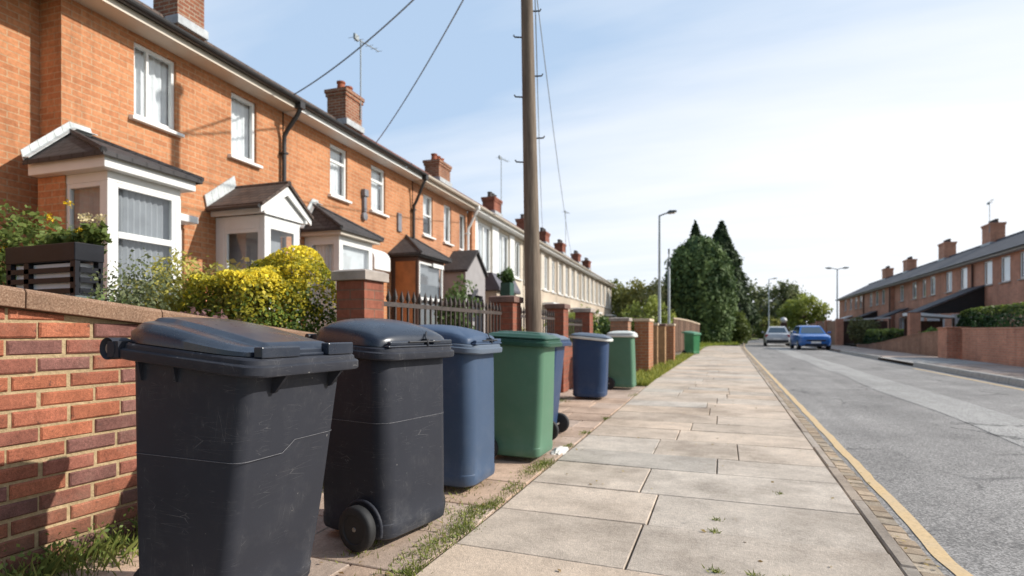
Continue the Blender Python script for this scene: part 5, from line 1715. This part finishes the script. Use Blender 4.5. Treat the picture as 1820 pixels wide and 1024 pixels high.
# ------------------------------------------------------------------ cars
def car(label, x, a, rot, paint, kind, roofmat=None):
    t = thing('parked_car' if kind == 'rear' else 'car', label, 'car', (x, a, ROAD_Z), rot, 'cars at the far end of the road')
    # local +y is the end seen by the camera after rotation by pi; length 4.1, width 1.78
    Wd = .88
    st = [  # y, half width, z bottom, z shoulder
        (-2.05, .62, .42, .66), (-1.98, .74, .30, .78), (-1.75, .84, .22, .86), (-1.2, Wd, .20, .92), (0, Wd + .01, .20, .95), (1.1, Wd, .20, .97), (1.7, .85, .22, .95), (1.95, .78, .28, .88), (2.05, .66, .40, .72)]
    mb = MB(); rings = []
    for y, hw, zb, zs in st:
        zm = (zb + zs) / 2
        rings.append([(-hw * .86, y, zb), (hw * .86, y, zb), (hw * .98, y, zb + .10), (hw, y, zm), (hw * .97, y, zs - .06), (hw * .88, y, zs), (hw * .4, y, zs + .03),
                      (-hw * .4, y, zs + .03), (-hw * .88, y, zs), (-hw * .97, y, zs - .06), (-hw, y, zm), (-hw * .98, y, zb + .10)])
    mb.loft(rings)
    mb.build('body', paint, t, smooth=35)
    # cabin: front end at -y
    mb = MB()
    lo = [(-.74, -1.05, .93), (.74, -1.05, .93), (.76, 1.75, .95), (-.76, 1.75, .95)]
    hi = [(-.56, -.35, 1.40), (.56, -.35, 1.40), (.57, 1.25, 1.42), (-.57, 1.25, 1.42)]
    mb.loft([lo, hi], True, False, False)
    mid = [(-.48, -.15, 1.46), (.48, -.15, 1.46), (.48, 1.10, 1.47), (-.48, 1.10, 1.47)]
    mb.loft([hi, mid], True, False, True)
    mb.build('roof', roofmat or paint, t, smooth=50)
    def panel(i, j, m, nm, off, mat, z0=.1, z1=.9):
        a0, a1 = Vector(lo[i]), Vector(lo[j]); b0, b1 = Vector(hi[i]), Vector(hi[j])
        P = lambda s, q: a0.lerp(a1, s).lerp(b0.lerp(b1, s), q)
        p = [P(m, z0), P(1 - m, z0), P(1 - m * 1.1, z1), P(m * 1.1, z1)]
        n = (p[1] - p[0]).cross(p[3] - p[0]).normalized()
        c = sum(p, Vector()) / 4 - Vector((0, .3, 1.1))
        if n.dot(c) < 0: n = -n
        mb = MB(); mb.quad(*[tuple(q + n * off) for q in p]); mb.build(nm, mat, t)
    cg = M_carglass
    panel(0, 1, .06, 'windscreen', .006, cg); panel(2, 3, .08, 'rear_window', .006, cg)
    panel(1, 2, .07, 'side_window', .006, cg); panel(3, 0, .07, 'side_window', .006, cg)
    for x in (-.78, .78):
        for y in (-1.25, 1.28):
            mb = MB(); s = 1 if x > 0 else -1
            mb.lathe([(.01, -.10), (.26, -.10), (.31, -.08), (.32, 0), (.31, .09), (.22, .10), (.01, .08)], (x, y, .32), 'X', 24)
            wh = mb.build('wheel', M_rubber, t, smooth=40)
            mb = MB(); mb.lathe([(.01, s * .105), (.19, s * .103), (.20, s * .09)], (x, y, .32), 'X', 20); mb.build('hub_cap', M_steel, wh)
        s = 1 if x > 0 else -1
        mb = MB(); mb.loft([[(s * .84, -.78, .98), (s * .84, -.70, .98), (s * .84, -.70, 1.06), (s * .84, -.78, 1.06)], [(s * 1.02, -.80, .97), (s * 1.02, -.66, .97), (s * 1.02, -.66, 1.12), (s * 1.02, -.80, 1.12)]]); mb.build('wing_mirror', paint, t, bevel=.02)
        mb = MB(); mb.loft([[(s * .50, -2.04, .60), (s * .76, -1.90, .62), (s * .78, -1.86, .74), (s * .52, -2.0, .73)], [(s * .50, -1.9, .60), (s * .74, -1.75, .62), (s * .74, -1.72, .80), (s * .52, -1.85, .82)]]); mb.build('headlight', M_headlight, t, bevel=.01)
        mb = MB(); mb.box(*sorted((s * .60, s * .80)), 1.85, 2.0, .68, .88); mb.build('tail_light', M_tail, t, bevel=.02)
    mb = MB(); mb.box(-.26, .26, -2.075, -2.05, .40, .51) if kind == 'front' else mb.box(-.26, .26, 2.05, 2.075, .50, .61); mb.build('number_plate', M_white, t)
    mb = MB(); mb.box(-.5, .5, -2.066, -2.0, .52, .60); mb.box(-.55, .55, -2.05, -1.95, .26, .36); mb.build('grille', M_rubber, t)
    mb = MB(); mb.box(-.72, .72, 1.98, 2.068, .30, .48); mb.build('rear_bumper', M_rubber if kind == 'rear' else paint, t, bevel=.03)
    return t
def paint_mat(name, col):
    m, nt, b = new_mat(name)
    n = noi(nt, coords(nt), 4, 3)
    nt.links.new(ramp(nt, n, [(.3, tuple(c * .9 for c in col)), (.7, tuple(c * 1.1 for c in col))]), b.inputs['Base Color'])
    b.inputs['Roughness'].default_value = .3
    b.inputs['Coat Weight'].default_value = .6
    b.inputs['Coat Roughness'].default_value = .05
    return m
M_carglass = paint_mat('car_glass', (.05, .08, .11)); M_carglass.node_tree.nodes['Principled BSDF'].inputs['Roughness'].default_value = .06
M_headlight = paint_mat('headlight_lens', (.75, .78, .80))
M_tail = paint_mat('tail_lens', (.35, .02, .02))
car('bright blue hatchback with its front toward the camera, right of the silver car', 4.62, 39.0, R(3), paint_mat('blue_paint', (.010, .12, .42)), 'front')
car('silver grey hatchback seen from behind at the far bend', 3.35, 47.0, PI + R(-2), paint_mat('silver_paint', (.52, .54, .56)), 'rear')

# ------------------------------------------------------------------ left garden planting
def planter():
    t = thing('slatted_planter', 'black slatted raised planter of yellow flowers behind the near wall', 'planter', (-4.12, 2.46, 0))
    mb = MB()
    x0, x1, y0, y1 = -.42, .30, -.16, .02
    mb.box(x0, x1, y0, y1, 1.47, 1.585); mb.build('top_band', simple('black_timber', (.018, .019, .024), .45, .3, 5), t, bevel=.006)
    mt = MATS['black_timber']
    mt.node_tree.nodes['Principled BSDF'].inputs['Specular IOR Level'].default_value = .15
    for z in (1.40, 1.335, 1.265):
        mb = MB(); mb.box(x0 + .02, x1 - .02, y0 + .005, y0 + .03, z, z + .032); mb.box(x1 - .03, x1 - .005, y0 + .03, y1 - .02, z, z + .032); mb.build('slat', mt, t)
    mb = MB(); mb.box(x0, x1, y0, y1, 1.21, 1.25); mb.build('base_board', simple('grey_green_board', (.10, .13, .13), .6, .2, 5), t)
    for x in (x0 + .03, x0 + .22, x1 - .03):
        for y in (y0 + .02, y1 - .02):
            mb = MB(); mb.box(x - .025, x + .025, y - .015, y + .015, .28, 1.47); mb.build('leg', mt, t)
    mb = MB(); mb.box(x0 + .03, x1 - .03, y0 + .03, y1 - .03, 1.575, 1.59); mb.build('soil', M_soil, t)
    pl = simple('pale_liner', (.75, .75, .78), .7, .1, 5)
    mb = MB(); mb.box(x0 + .06, x1 - .06, y0 + .035, y1 - .03, 1.255, 1.46); mb.build('liner', pl, t)
planter()
yel = (.75, .52, .02)
def flowers(label, loc, n, rx, ry, seed, col=yel, blooms=14, hz=.10):
    t = thing('flowering_plant', label, 'plant', loc)
    bush(t, 'foliage', n, rx, ry, hz, .028, (.05, .09, .02), (.20, .25, .06), seed, 14, .4)
    r = np.random.RandomState(seed); P = []
    for k in range(blooms):
        c = np.array((r.uniform(-rx, rx) * .9, r.uniform(-ry, ry) * .9, hz * 1.2 + r.rand() * hz * 1.3))
        P.append(c + r.normal(size=(26, 3)) * .013)
    P = np.concatenate(P)
    v, f, c = leaf_cloud(P, np.full(len(P), .016), np.array(col)[None] * (.75 + .5 * r.rand(len(P), 1)), seed, 1.2)
    np_mesh('blossom', v, f, c, V_leaf, t)
flowers('yellow and orange flowers growing along the top of the black planter', (-4.12, 2.46, 1.58), 800, .34, .10, 61, yel, 8, .045)
flowers('tall pale flower spike with yellow blooms at the right end of the planter', (-3.86, 2.44, 1.585), 300, .08, .08, 62, (.70, .60, .35), 7, .075)
flowers('leafy plant with yellow blooms left of the black planter', (-5.0, 2.55, 1.15), 2600, .45, .5, 63, yel, 12, .36)
shrub('leafy_shrub', 'wispy grey green shrub overlapping the right end of the black planter', (-3.44, 2.40, .3), 3600, .19, .20, .66, .015, (.05, .07, .035), (.22, .25, .12), 71, 'shrub', clumps=34, crad=.34)
shrub('leafy_shrub', 'small bright green shrub just behind the near wall coping', (-3.22, 2.10, .3), 1800, .14, .16, .50, .016, (.05, .10, .03), (.22, .30, .10), 72, 'shrub', clumps=20, crad=.34)
shrub('feathery_shrub', 'feathery yellow green shrub in front of the white bay window', (-3.95, 3.15, .3), 9000, .48, .36, .70, .017, (.12, .15, .03), (.50, .46, .10), 73, 'shrub', clumps=40, crad=.3, aspect=3.2)
shrub('feathery_shrub', 'golden feathery shrub left of the yellow topped hedge', (-3.65, 3.30, .3), 7000, .34, .32, .66, .016, (.09, .12, .03), (.40, .36, .10), 74, 'shrub', clumps=36, crad=.3, aspect=3.2)
shrub('orange_shrub', 'small orange leaved shrub against the right of the bay window', (-4.75, 4.05, .3), 700, .20, .18, .70, .04, (.35, .12, .04), (.72, .30, .14), 75, 'shrub', clumps=14, crad=.35, topcol=((.75, .33, .18), .4))
shrub('bare_shrub', 'thin olive shrub in front of the shaded brick between bay and porch', (-4.9, 4.9, .3), 900, .34, .34, .85, .05, (.10, .09, .03), (.38, .30, .10), 76, 'shrub', clumps=22, crad=.3)
shrub('purple_shrub', 'low purple brown shrub just behind the sloping coping', (-3.10, 2.62, .3), 2200, .17, .42, .425, .024, (.06, .025, .03), (.24, .13, .12), 77, 'shrub', clumps=36, crad=.36)
# yellow topped privet hedge: two masses that have grown together
def hedge(label, loc, boxes, n, leaf, dark, light, topc, seed, name='hedge', cat='hedge', round_=.10):
    t = thing(name, label, cat, loc)
    r = np.random.RandomState(seed); P = []; D = []; T = []
    for (hx, hy, hz, cx, cy) in boxes:
        m = int(n * hx * hy * hz / sum(b[0] * b[1] * b[2] for b in boxes))
        p = r.uniform(-1, 1, (m, 3)); s = r.rand(m)
        ax = r.randint(0, 3, m); sg = np.sign(r.rand(m) - .35)
        for k in range(3):
            q = ax == k; p[q, k] = sg[q] * (1 - .28 * r.rand(q.sum()) ** 2)
        nrm = np.linalg.norm(p, axis=1)[:, None]
        sp = p / np.maximum(1, (np.abs(p) ** 5).sum(1)[:, None] ** .2)
        d = sp / np.linalg.norm(sp, axis=1)[:, None]
        lump = np.array([noise.noise((a * 3.1 * hx + seed, b * 3.1 * hy, c * 3.1 * hz)) for a, b, c in sp])
        sp = sp * (1 + round_ * lump[:, None] * 1.6)
        w = sp * np.array((hx, hy, hz / 2)) + np.array((cx, cy, hz / 2))
        P.append(w); D.append(d); T.append(sp[:, 2] + .5 * lump + r.normal(size=m) * .16)
    P = np.concatenate(P); D = np.concatenate(D); T = np.concatenate(T)
    m = len(P)
    lum = np.array([noise.noise((a * 4, b * 4, c * 4 + seed)) for a, b, c in P]) * .5 + .5
    k = np.clip(lum + r.normal(size=m) * .18, 0, 1)[:, None]
    C = np.array(dark)[None] * (1 - k) + np.array(light)[None] * k
    if topc:
        q = T > topc[1]
        C[q] = np.array(topc[0])[None] * (.65 + .6 * r.rand(q.sum(), 1))
        q2 = (T > topc[1] - .35) & ~q
        C[q2] = C[q2] * .5 + np.array(topc[0])[None] * .35
    v, f, c = leaf_cloud(P, leaf * (.6 + .8 * r.rand(m)), C, seed + 1, 1.5, .2, D)
    np_mesh('foliage', v, f, c, V_leaf, t)
    b0 = boxes[0]
    stems(t, 'stem', [((b0[3] + r.uniform(-.5, .5) * b0[0], b0[4] + r.uniform(-.8, .8) * b0[1], 0), (b0[3] + r.uniform(-.7, .7) * b0[0], b0[4] + r.uniform(-.8, .8) * b0[1], b0[2] * .8)) for _ in range(8)], .02)
    return t
hedge('dense green hedge with bright yellow tips behind the near black bins', (-3.42, 3.38, .3), [(.36, .27, 1.37, 0, .30), (.34, .40, 1.20, .0, -.06)], 26000, .021, (.022, .050, .010), (.20, .28, .05), ((.88, .72, .06), .84), 81, round_=.13)
shrub('leafy_shrub', 'green and yellow plants seen through the near iron railing', (-3.5, 4.9, .3), 1800, .35, .8, .40, .045, (.07, .10, .02), (.36, .36, .08), 82, 'shrub', clumps=40, crad=.32)
shrub('leafy_shrub', 'low brown and green planting behind the near railing toward the pole', (-3.7, 6.2, .3), 1500, .35, .7, .34, .045, (.10, .08, .03), (.36, .30, .12), 83, 'shrub', clumps=40, crad=.32)
shrub('yellow_shrub', 'small yellow shrub right of the foot of the wooden pole', (-3.4, 8.7, .2), 900, .3, .35, .62, .05, (.20, .20, .03), (.70, .60, .06), 84, 'shrub', clumps=20)
shrub('leafy_shrub', 'dark green climber behind the wooden pole', (-5.2, 10.4, .2), 1500, .4, .5, 1.0, .07, (.03, .06, .02), (.14, .20, .06), 85, 'shrub', clumps=26)
shrub('leafy_shrub', 'light green shrub over the wall beyond the piers', (-3.6, 13.2, .2), 1500, .5, 1.3, .62, .07, (.06, .12, .03), (.32, .36, .08), 86, 'shrub', clumps=40)
shrub('leafy_shrub', 'dark rounded shrub above the low orange pier', (-3.3, 15.2, .2), 1300, .5, .7, .62, .07, (.025, .05, .015), (.10, .16, .04), 87, 'shrub', clumps=30)
shrub('leafy_shrub', 'mid green garden shrub before the cream terrace', (-4.6, 19, .2), 1800, .8, 1.8, .75, .10, (.05, .09, .02), (.26, .30, .07), 88, 'shrub', clumps=40)
t = thing('hanging_planter', 'dark green planter box with bushy plant raised on a thin post beside the awning', 'planter', (-6.05, 15.3, .1))
mb = MB(); mb.tube([(0, 0, 0), (0, 0, 2.1)], .05, 8); mb.build('post', M_black_metal, t)
mb = MB(); mb.box(-.15, .15, -.17, .17, 1.95, 2.35); mb.build('box', simple('dark_green_box', (.02, .07, .05), .5, .2, 4), t, bevel=.01)
bush(t, 'foliage', 600, .26, .26, .22, .06, (.03, .07, .02), (.12, .20, .05), 89, 16, .35, zc=2.55)

# ------------------------------------------------------------------ trees
def conifer(label, x, a, h, rad, seed, n, dark, light, egg=True, group=None):
    t = thing('conifer', label, 'tree', (x, a, 0), 0, group)
    r = np.random.RandomState(seed)
    mb = MB(); mb.tube([(0, 0, -.1), (0, 0, h * .4), (.05, 0, h * .9)], [rad * .10, rad * .07, .03], 8); mb.build('trunk', V_bark, t, smooth=60)
    q = r.rand(n) ** .8
    if egg: prof = lambda z: np.where(z > .40, np.sqrt(np.clip(1 - ((z - .40) / .60) ** 2.2, 0, 1)), .84 + .16 * np.clip(z / .40, 0, 1))
    else: prof = lambda z: np.clip((1 - z) ** .8, 0, 1) * (.65 + .35 * np.clip(z * 6, 0, 1))
    ang = r.rand(n) * 2 * PI
    lump = np.array([noise.noise((math.cos(A) * 2.2 + seed, math.sin(A) * 2.2, z * h * .55)) for A, z in zip(ang, q)])
    lump2 = np.array([noise.noise((math.cos(A) * 6 + seed, math.sin(A) * 6, z * h * 1.6)) for A, z in zip(ang, q)])
    rr = rad * prof(q) * (1 + (.10 if egg else .30) * lump + (.07 if egg else .20) * lump2) * (1 - .22 * r.rand(n) ** 2)
    spray = r.rand(n) < .16
    rr = np.where(spray, rr * (1 + .16 * r.rand(n)), rr)
    zz = q * h + .12 * h * (lump2 * .12) + np.where(spray, .35 * r.rand(n), 0)
    P = np.stack([rr * np.cos(ang), rr * np.sin(ang), zz * .985 + h * .012], 1)
    k = np.clip(.5 + .7 * lump2 + .35 * lump + r.normal(size=n) * .18, 0, 1)[:, None]
    C = np.array(dark)[None] * (1 - k) + np.array(light)[None] * k
    D = np.stack([np.cos(ang), np.sin(ang), np.full(n, .35)], 1)
    v, f, c = leaf_cloud(P, (.16 if egg else .2) * (.6 + .8 * r.rand(n)), C, seed + 1, 2.4, .35, D)
    np_mesh('crown', v, f, c, V_conifer, t)
    return t
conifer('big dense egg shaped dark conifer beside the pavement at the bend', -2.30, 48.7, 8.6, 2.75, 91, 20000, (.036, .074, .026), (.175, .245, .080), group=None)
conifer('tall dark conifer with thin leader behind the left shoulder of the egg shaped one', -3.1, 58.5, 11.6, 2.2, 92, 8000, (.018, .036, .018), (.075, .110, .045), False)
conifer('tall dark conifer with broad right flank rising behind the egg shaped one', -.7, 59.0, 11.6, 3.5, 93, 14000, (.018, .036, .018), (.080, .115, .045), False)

def tree(label, x, a, h, rx, rz, seed, n, leaf, dark, light, group=None, name='tree', lo=.25, clumps=60, crad=.22, trunk_r=.2, zc=None):
    t = thing(name, label, 'tree', (x, a, 0), 0, group)
    r = random.Random(seed)
    zc = zc or h - rz
    mb = MB()
    mb.tube([(0, 0, -.1), (.05, 0, zc * .6), (0, .05, zc)], [trunk_r, trunk_r * .8, trunk_r * .5], 8)
    for k in range(7):
        A = r.random() * 2 * PI; z0 = zc * r.uniform(.5, 1)
        e = (math.cos(A) * rx * .7, math.sin(A) * rx * .7, zc + r.uniform(-.2, .7) * rz)
        mb.tube([(0, 0, z0), (e[0] * .5, e[1] * .5, (z0 + e[2]) / 2 + .2), e], [trunk_r * .45, trunk_r * .3, trunk_r * .1], 6)
    mb.build('trunk', V_bark, t, smooth=60)
    cl = ellipsoid_clumps(clumps, rx * .86, rx * .86, rz * .86, seed, .35, zc)
    p, idx, d = clump_points(n, cl, crad * (rx + rz) / 2 * 1.3, seed + 1, .35)
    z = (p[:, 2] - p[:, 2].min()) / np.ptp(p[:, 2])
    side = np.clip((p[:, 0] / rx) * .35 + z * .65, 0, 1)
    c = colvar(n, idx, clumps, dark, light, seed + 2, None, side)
    s = leaf * (.6 + .8 * np.random.RandomState(seed).rand(n))
    v, f, cc = leaf_cloud(p, s, c, seed + 4, 1.5, .3, d)
    np_mesh('crown', v, f, cc, V_leaf, t)
    return t
TG = 'trees beyond the end of the left terrace'
tree('olive green tree overlapping the end of the cream terrace', -10.6, 53, 6.4, 3.2, 2.9, 101, 3600, .24, (.06, .08, .02), (.30, .30, .08), TG)
tree('yellow green tree behind the street lamp on the left', -7.0, 50, 5.6, 2.6, 2.6, 102, 3600, .20, (.10, .12, .03), (.46, .42, .12), TG)
tree('thin pale tree close behind the street lamp with gaps of sky', -5.2, 47, 6.1, 1.9, 2.9, 103, 1800, .16, (.12, .14, .05), (.45, .42, .18), TG, clumps=40)
tree('low bright green tree at the foot of the left lamp', -4.9, 37, 3.3, 1.8, 1.5, 104, 2600, .15, (.08, .13, .03), (.40, .44, .10), TG)
tree('dark round tree in the distance left of the yellow green tree on the right', 5.2, 82, 8.0, 4.7, 3.5, 105, 5000, .30, (.065, .085, .04), (.26, .28, .12))
tree('bright yellow green rounded tree at the far end of the right terrace', 7.4, 68, 5.3, 2.7, 2.5, 106, 4500, .20, (.10, .14, .02), (.45, .48, .10))
tree('small green tree between the distant lamp and the round dark tree', 2.6, 84, 4.4, 2.6, 2.0, 107, 2400, .24, (.09, .12, .03), (.36, .36, .10))
for i, (x, a, h, rx, lab) in enumerate([(-.2, 88, 3.6, 2.8, 'yellow green bush behind the silver car, leftmost of the far bushes'), (4.6, 78, 2.9, 1.9, 'light bush right behind the blue car'), (1.2, 92, 3.2, 3.2, 'pale bush between the two cars in the distance')]):
    tree(lab, x, a, h, rx, h / 2, 110 + i, 1800, .22, (.10, .13, .03), (.44, .42, .12), 'bushes beyond the cars', 'bush', zc=h / 2)
t = shrub('round_shrub', 'clipped round shrub right of the big dark conifer', (.55, 51.5, 0), 3600, 1.35, 1.25, 1.35, .14, (.04, .07, .02), (.20, .24, .06), 121, 'shrub', clumps=60, crad=.25)
hedge('long clipped hedge on the raised wall at the right edge', (8.55, 20.1, .9), [(.55, 6.2, .98, 0, 0)], 11000, .075, (.010, .030, .012), (.045, .10, .032), ((.17, .22, .05), .86), 131, round_=.05)
hedge('dark hedge at the low end of the sloping wall', (8.6, 38.5, 0), [(.7, 2.8, 1.15, 0, 0)], 3500, .11, (.015, .035, .012), (.07, .12, .035), ((.26, .32, .07), .8), 132)
shrub('leafy_shrub', 'bright green low shrub above the middle of the sloping wall', (8.7, 30.6, .2), 1500, .5, 1.0, .48, .08, (.04, .09, .02), (.20, .30, .06), 133, 'shrub', clumps=30)
shrub('leafy_shrub', 'tall olive shrub between the reddish wall and the dark hedge', (8.8, 45.5, 0), 2400, 1.0, 1.6, 1.05, .12, (.05, .06, .025), (.20, .20, .08), 134, 'shrub', clumps=50)
# end-of-street hedge bank
hedge('dark hedge closing the view behind the silver car', (-1.0, 96, 0), [(9.0, 1.0, 1.9, 0, 0)], 4000, .24, (.03, .05, .02), (.14, .17, .06), None, 141)
t = thing('gate_pillar', 'dark gate pillar topped with a white globe between the two cars', 'pillar', (4.9, 60, 0))
mb = MB(); mb.box(-.45, .45, -.45, .45, -.1, 1.35); mb.box(-.28, .28, -.28, .28, 1.35, 1.9); mb.build('shaft', M_dark_wood, t, bevel=.03)
mb = MB(); mb.lathe([(.001, 1.88), (.18, 1.92), (.30, 2.10), (.30, 2.2), (.18, 2.38), (.001, 2.42)], (0, 0, 0), 'Z', 18); mb.build('globe', M_white, t, smooth=60)
t = thing('distant_house', 'low dark roofed house far behind the trees at the street end', 'house', (-2.5, 125, 0))
mb = MB(); mb.box(-9, 11, 0, 8, -.1, 4.4); mb.build('wall', B_brown, t)
mb = MB(); mb.prism([(-9.5, -.4, 4.4), (11.5, -.4, 4.4), (10, 4, 7.0), (-8, 4, 7.0)], (0, .3, 0)); mb.poly([(-9.5, -.4, 4.4), (11.5, -.4, 4.4), (10, 4, 7.0), (-8, 4, 7.0)]); mb.build('roof', T_grey, t)
# distant wooded skyline as one mass
r = np.random.RandomState(151)
n = 5000
xs = r.uniform(-90, 120, n); hh = np.array([2.5 + 2.2 * noise.noise((x * .06, 3, 0)) + 1.2 * noise.noise((x * .21, 8, 0)) for x in xs])
P = np.stack([xs, 150 + r.normal(size=n) * 3, np.maximum(.2, hh) * (r.rand(n) ** .5)], 1)
k = np.clip(.5 + r.normal(size=n) * .3, 0, 1)[:, None]
v, f, c = leaf_cloud(P, .9 * (.6 + .8 * r.rand(n)), np.array((.05, .065, .03))[None] * (1 - k) + np.array((.20, .21, .09))[None] * k, 152, 1.4, .3)
stuff(np_mesh('woodland', v, f, c, V_leaf), 'hazy line of distant woodland closing the horizon', 'woodland')

t = thing('broken_stone', 'pale white broken stone at the pavement edge beside the large green bin', 'stone', (-1.36, 4.66, -.01))
bm = bmesh.new(); bmesh.ops.create_icosphere(bm, subdivisions=3, radius=1)
for vv in bm.verts:
    nzv = noise.noise(vv.co * 2.3) * .35
    vv.co = Vector((vv.co.x * .06 * (1 + nzv), vv.co.y * .15 * (1 + nzv), vv.co.z * .035 * (1 + nzv)))
me = bpy.data.meshes.new('stone'); bm.to_mesh(me); bm.free(); me.materials.append(simple('white_stone', (.66, .63, .58), .9, .2, 20, 0, .5))
ob_ = bpy.data.objects.new('stone', me); COL.objects.link(ob_); ob_.parent = t

# a few dry leaves and scraps blown along the pavement
r = np.random.RandomState(161)
P = np.concatenate([np.stack([r.uniform(-1.3, .9, 60), r.uniform(1.6, 9, 60), r.uniform(.002, .010, 60)], 1),
                    np.stack([r.normal(.80, .05, 60), r.uniform(1.6, 9, 60), r.uniform(-.016, -.006, 60)], 1),
                    np.stack([r.normal(-1.45, .12, 60), r.uniform(1.6, 6, 60), r.uniform(.0, .008, 60)], 1)])
k = r.rand(len(P), 1)
C = np.array((.20, .12, .05))[None] * (1 - k) + np.array((.50, .38, .12))[None] * k
v, f, c = leaf_cloud(P, .010 + .012 * r.rand(len(P)), C, 162, 1.5, 6.0)
stuff(np_mesh('fallen_leaves', v, f, c, V_leaf), 'tiny dry leaves scattered along the pavement and kerb', 'leaves')
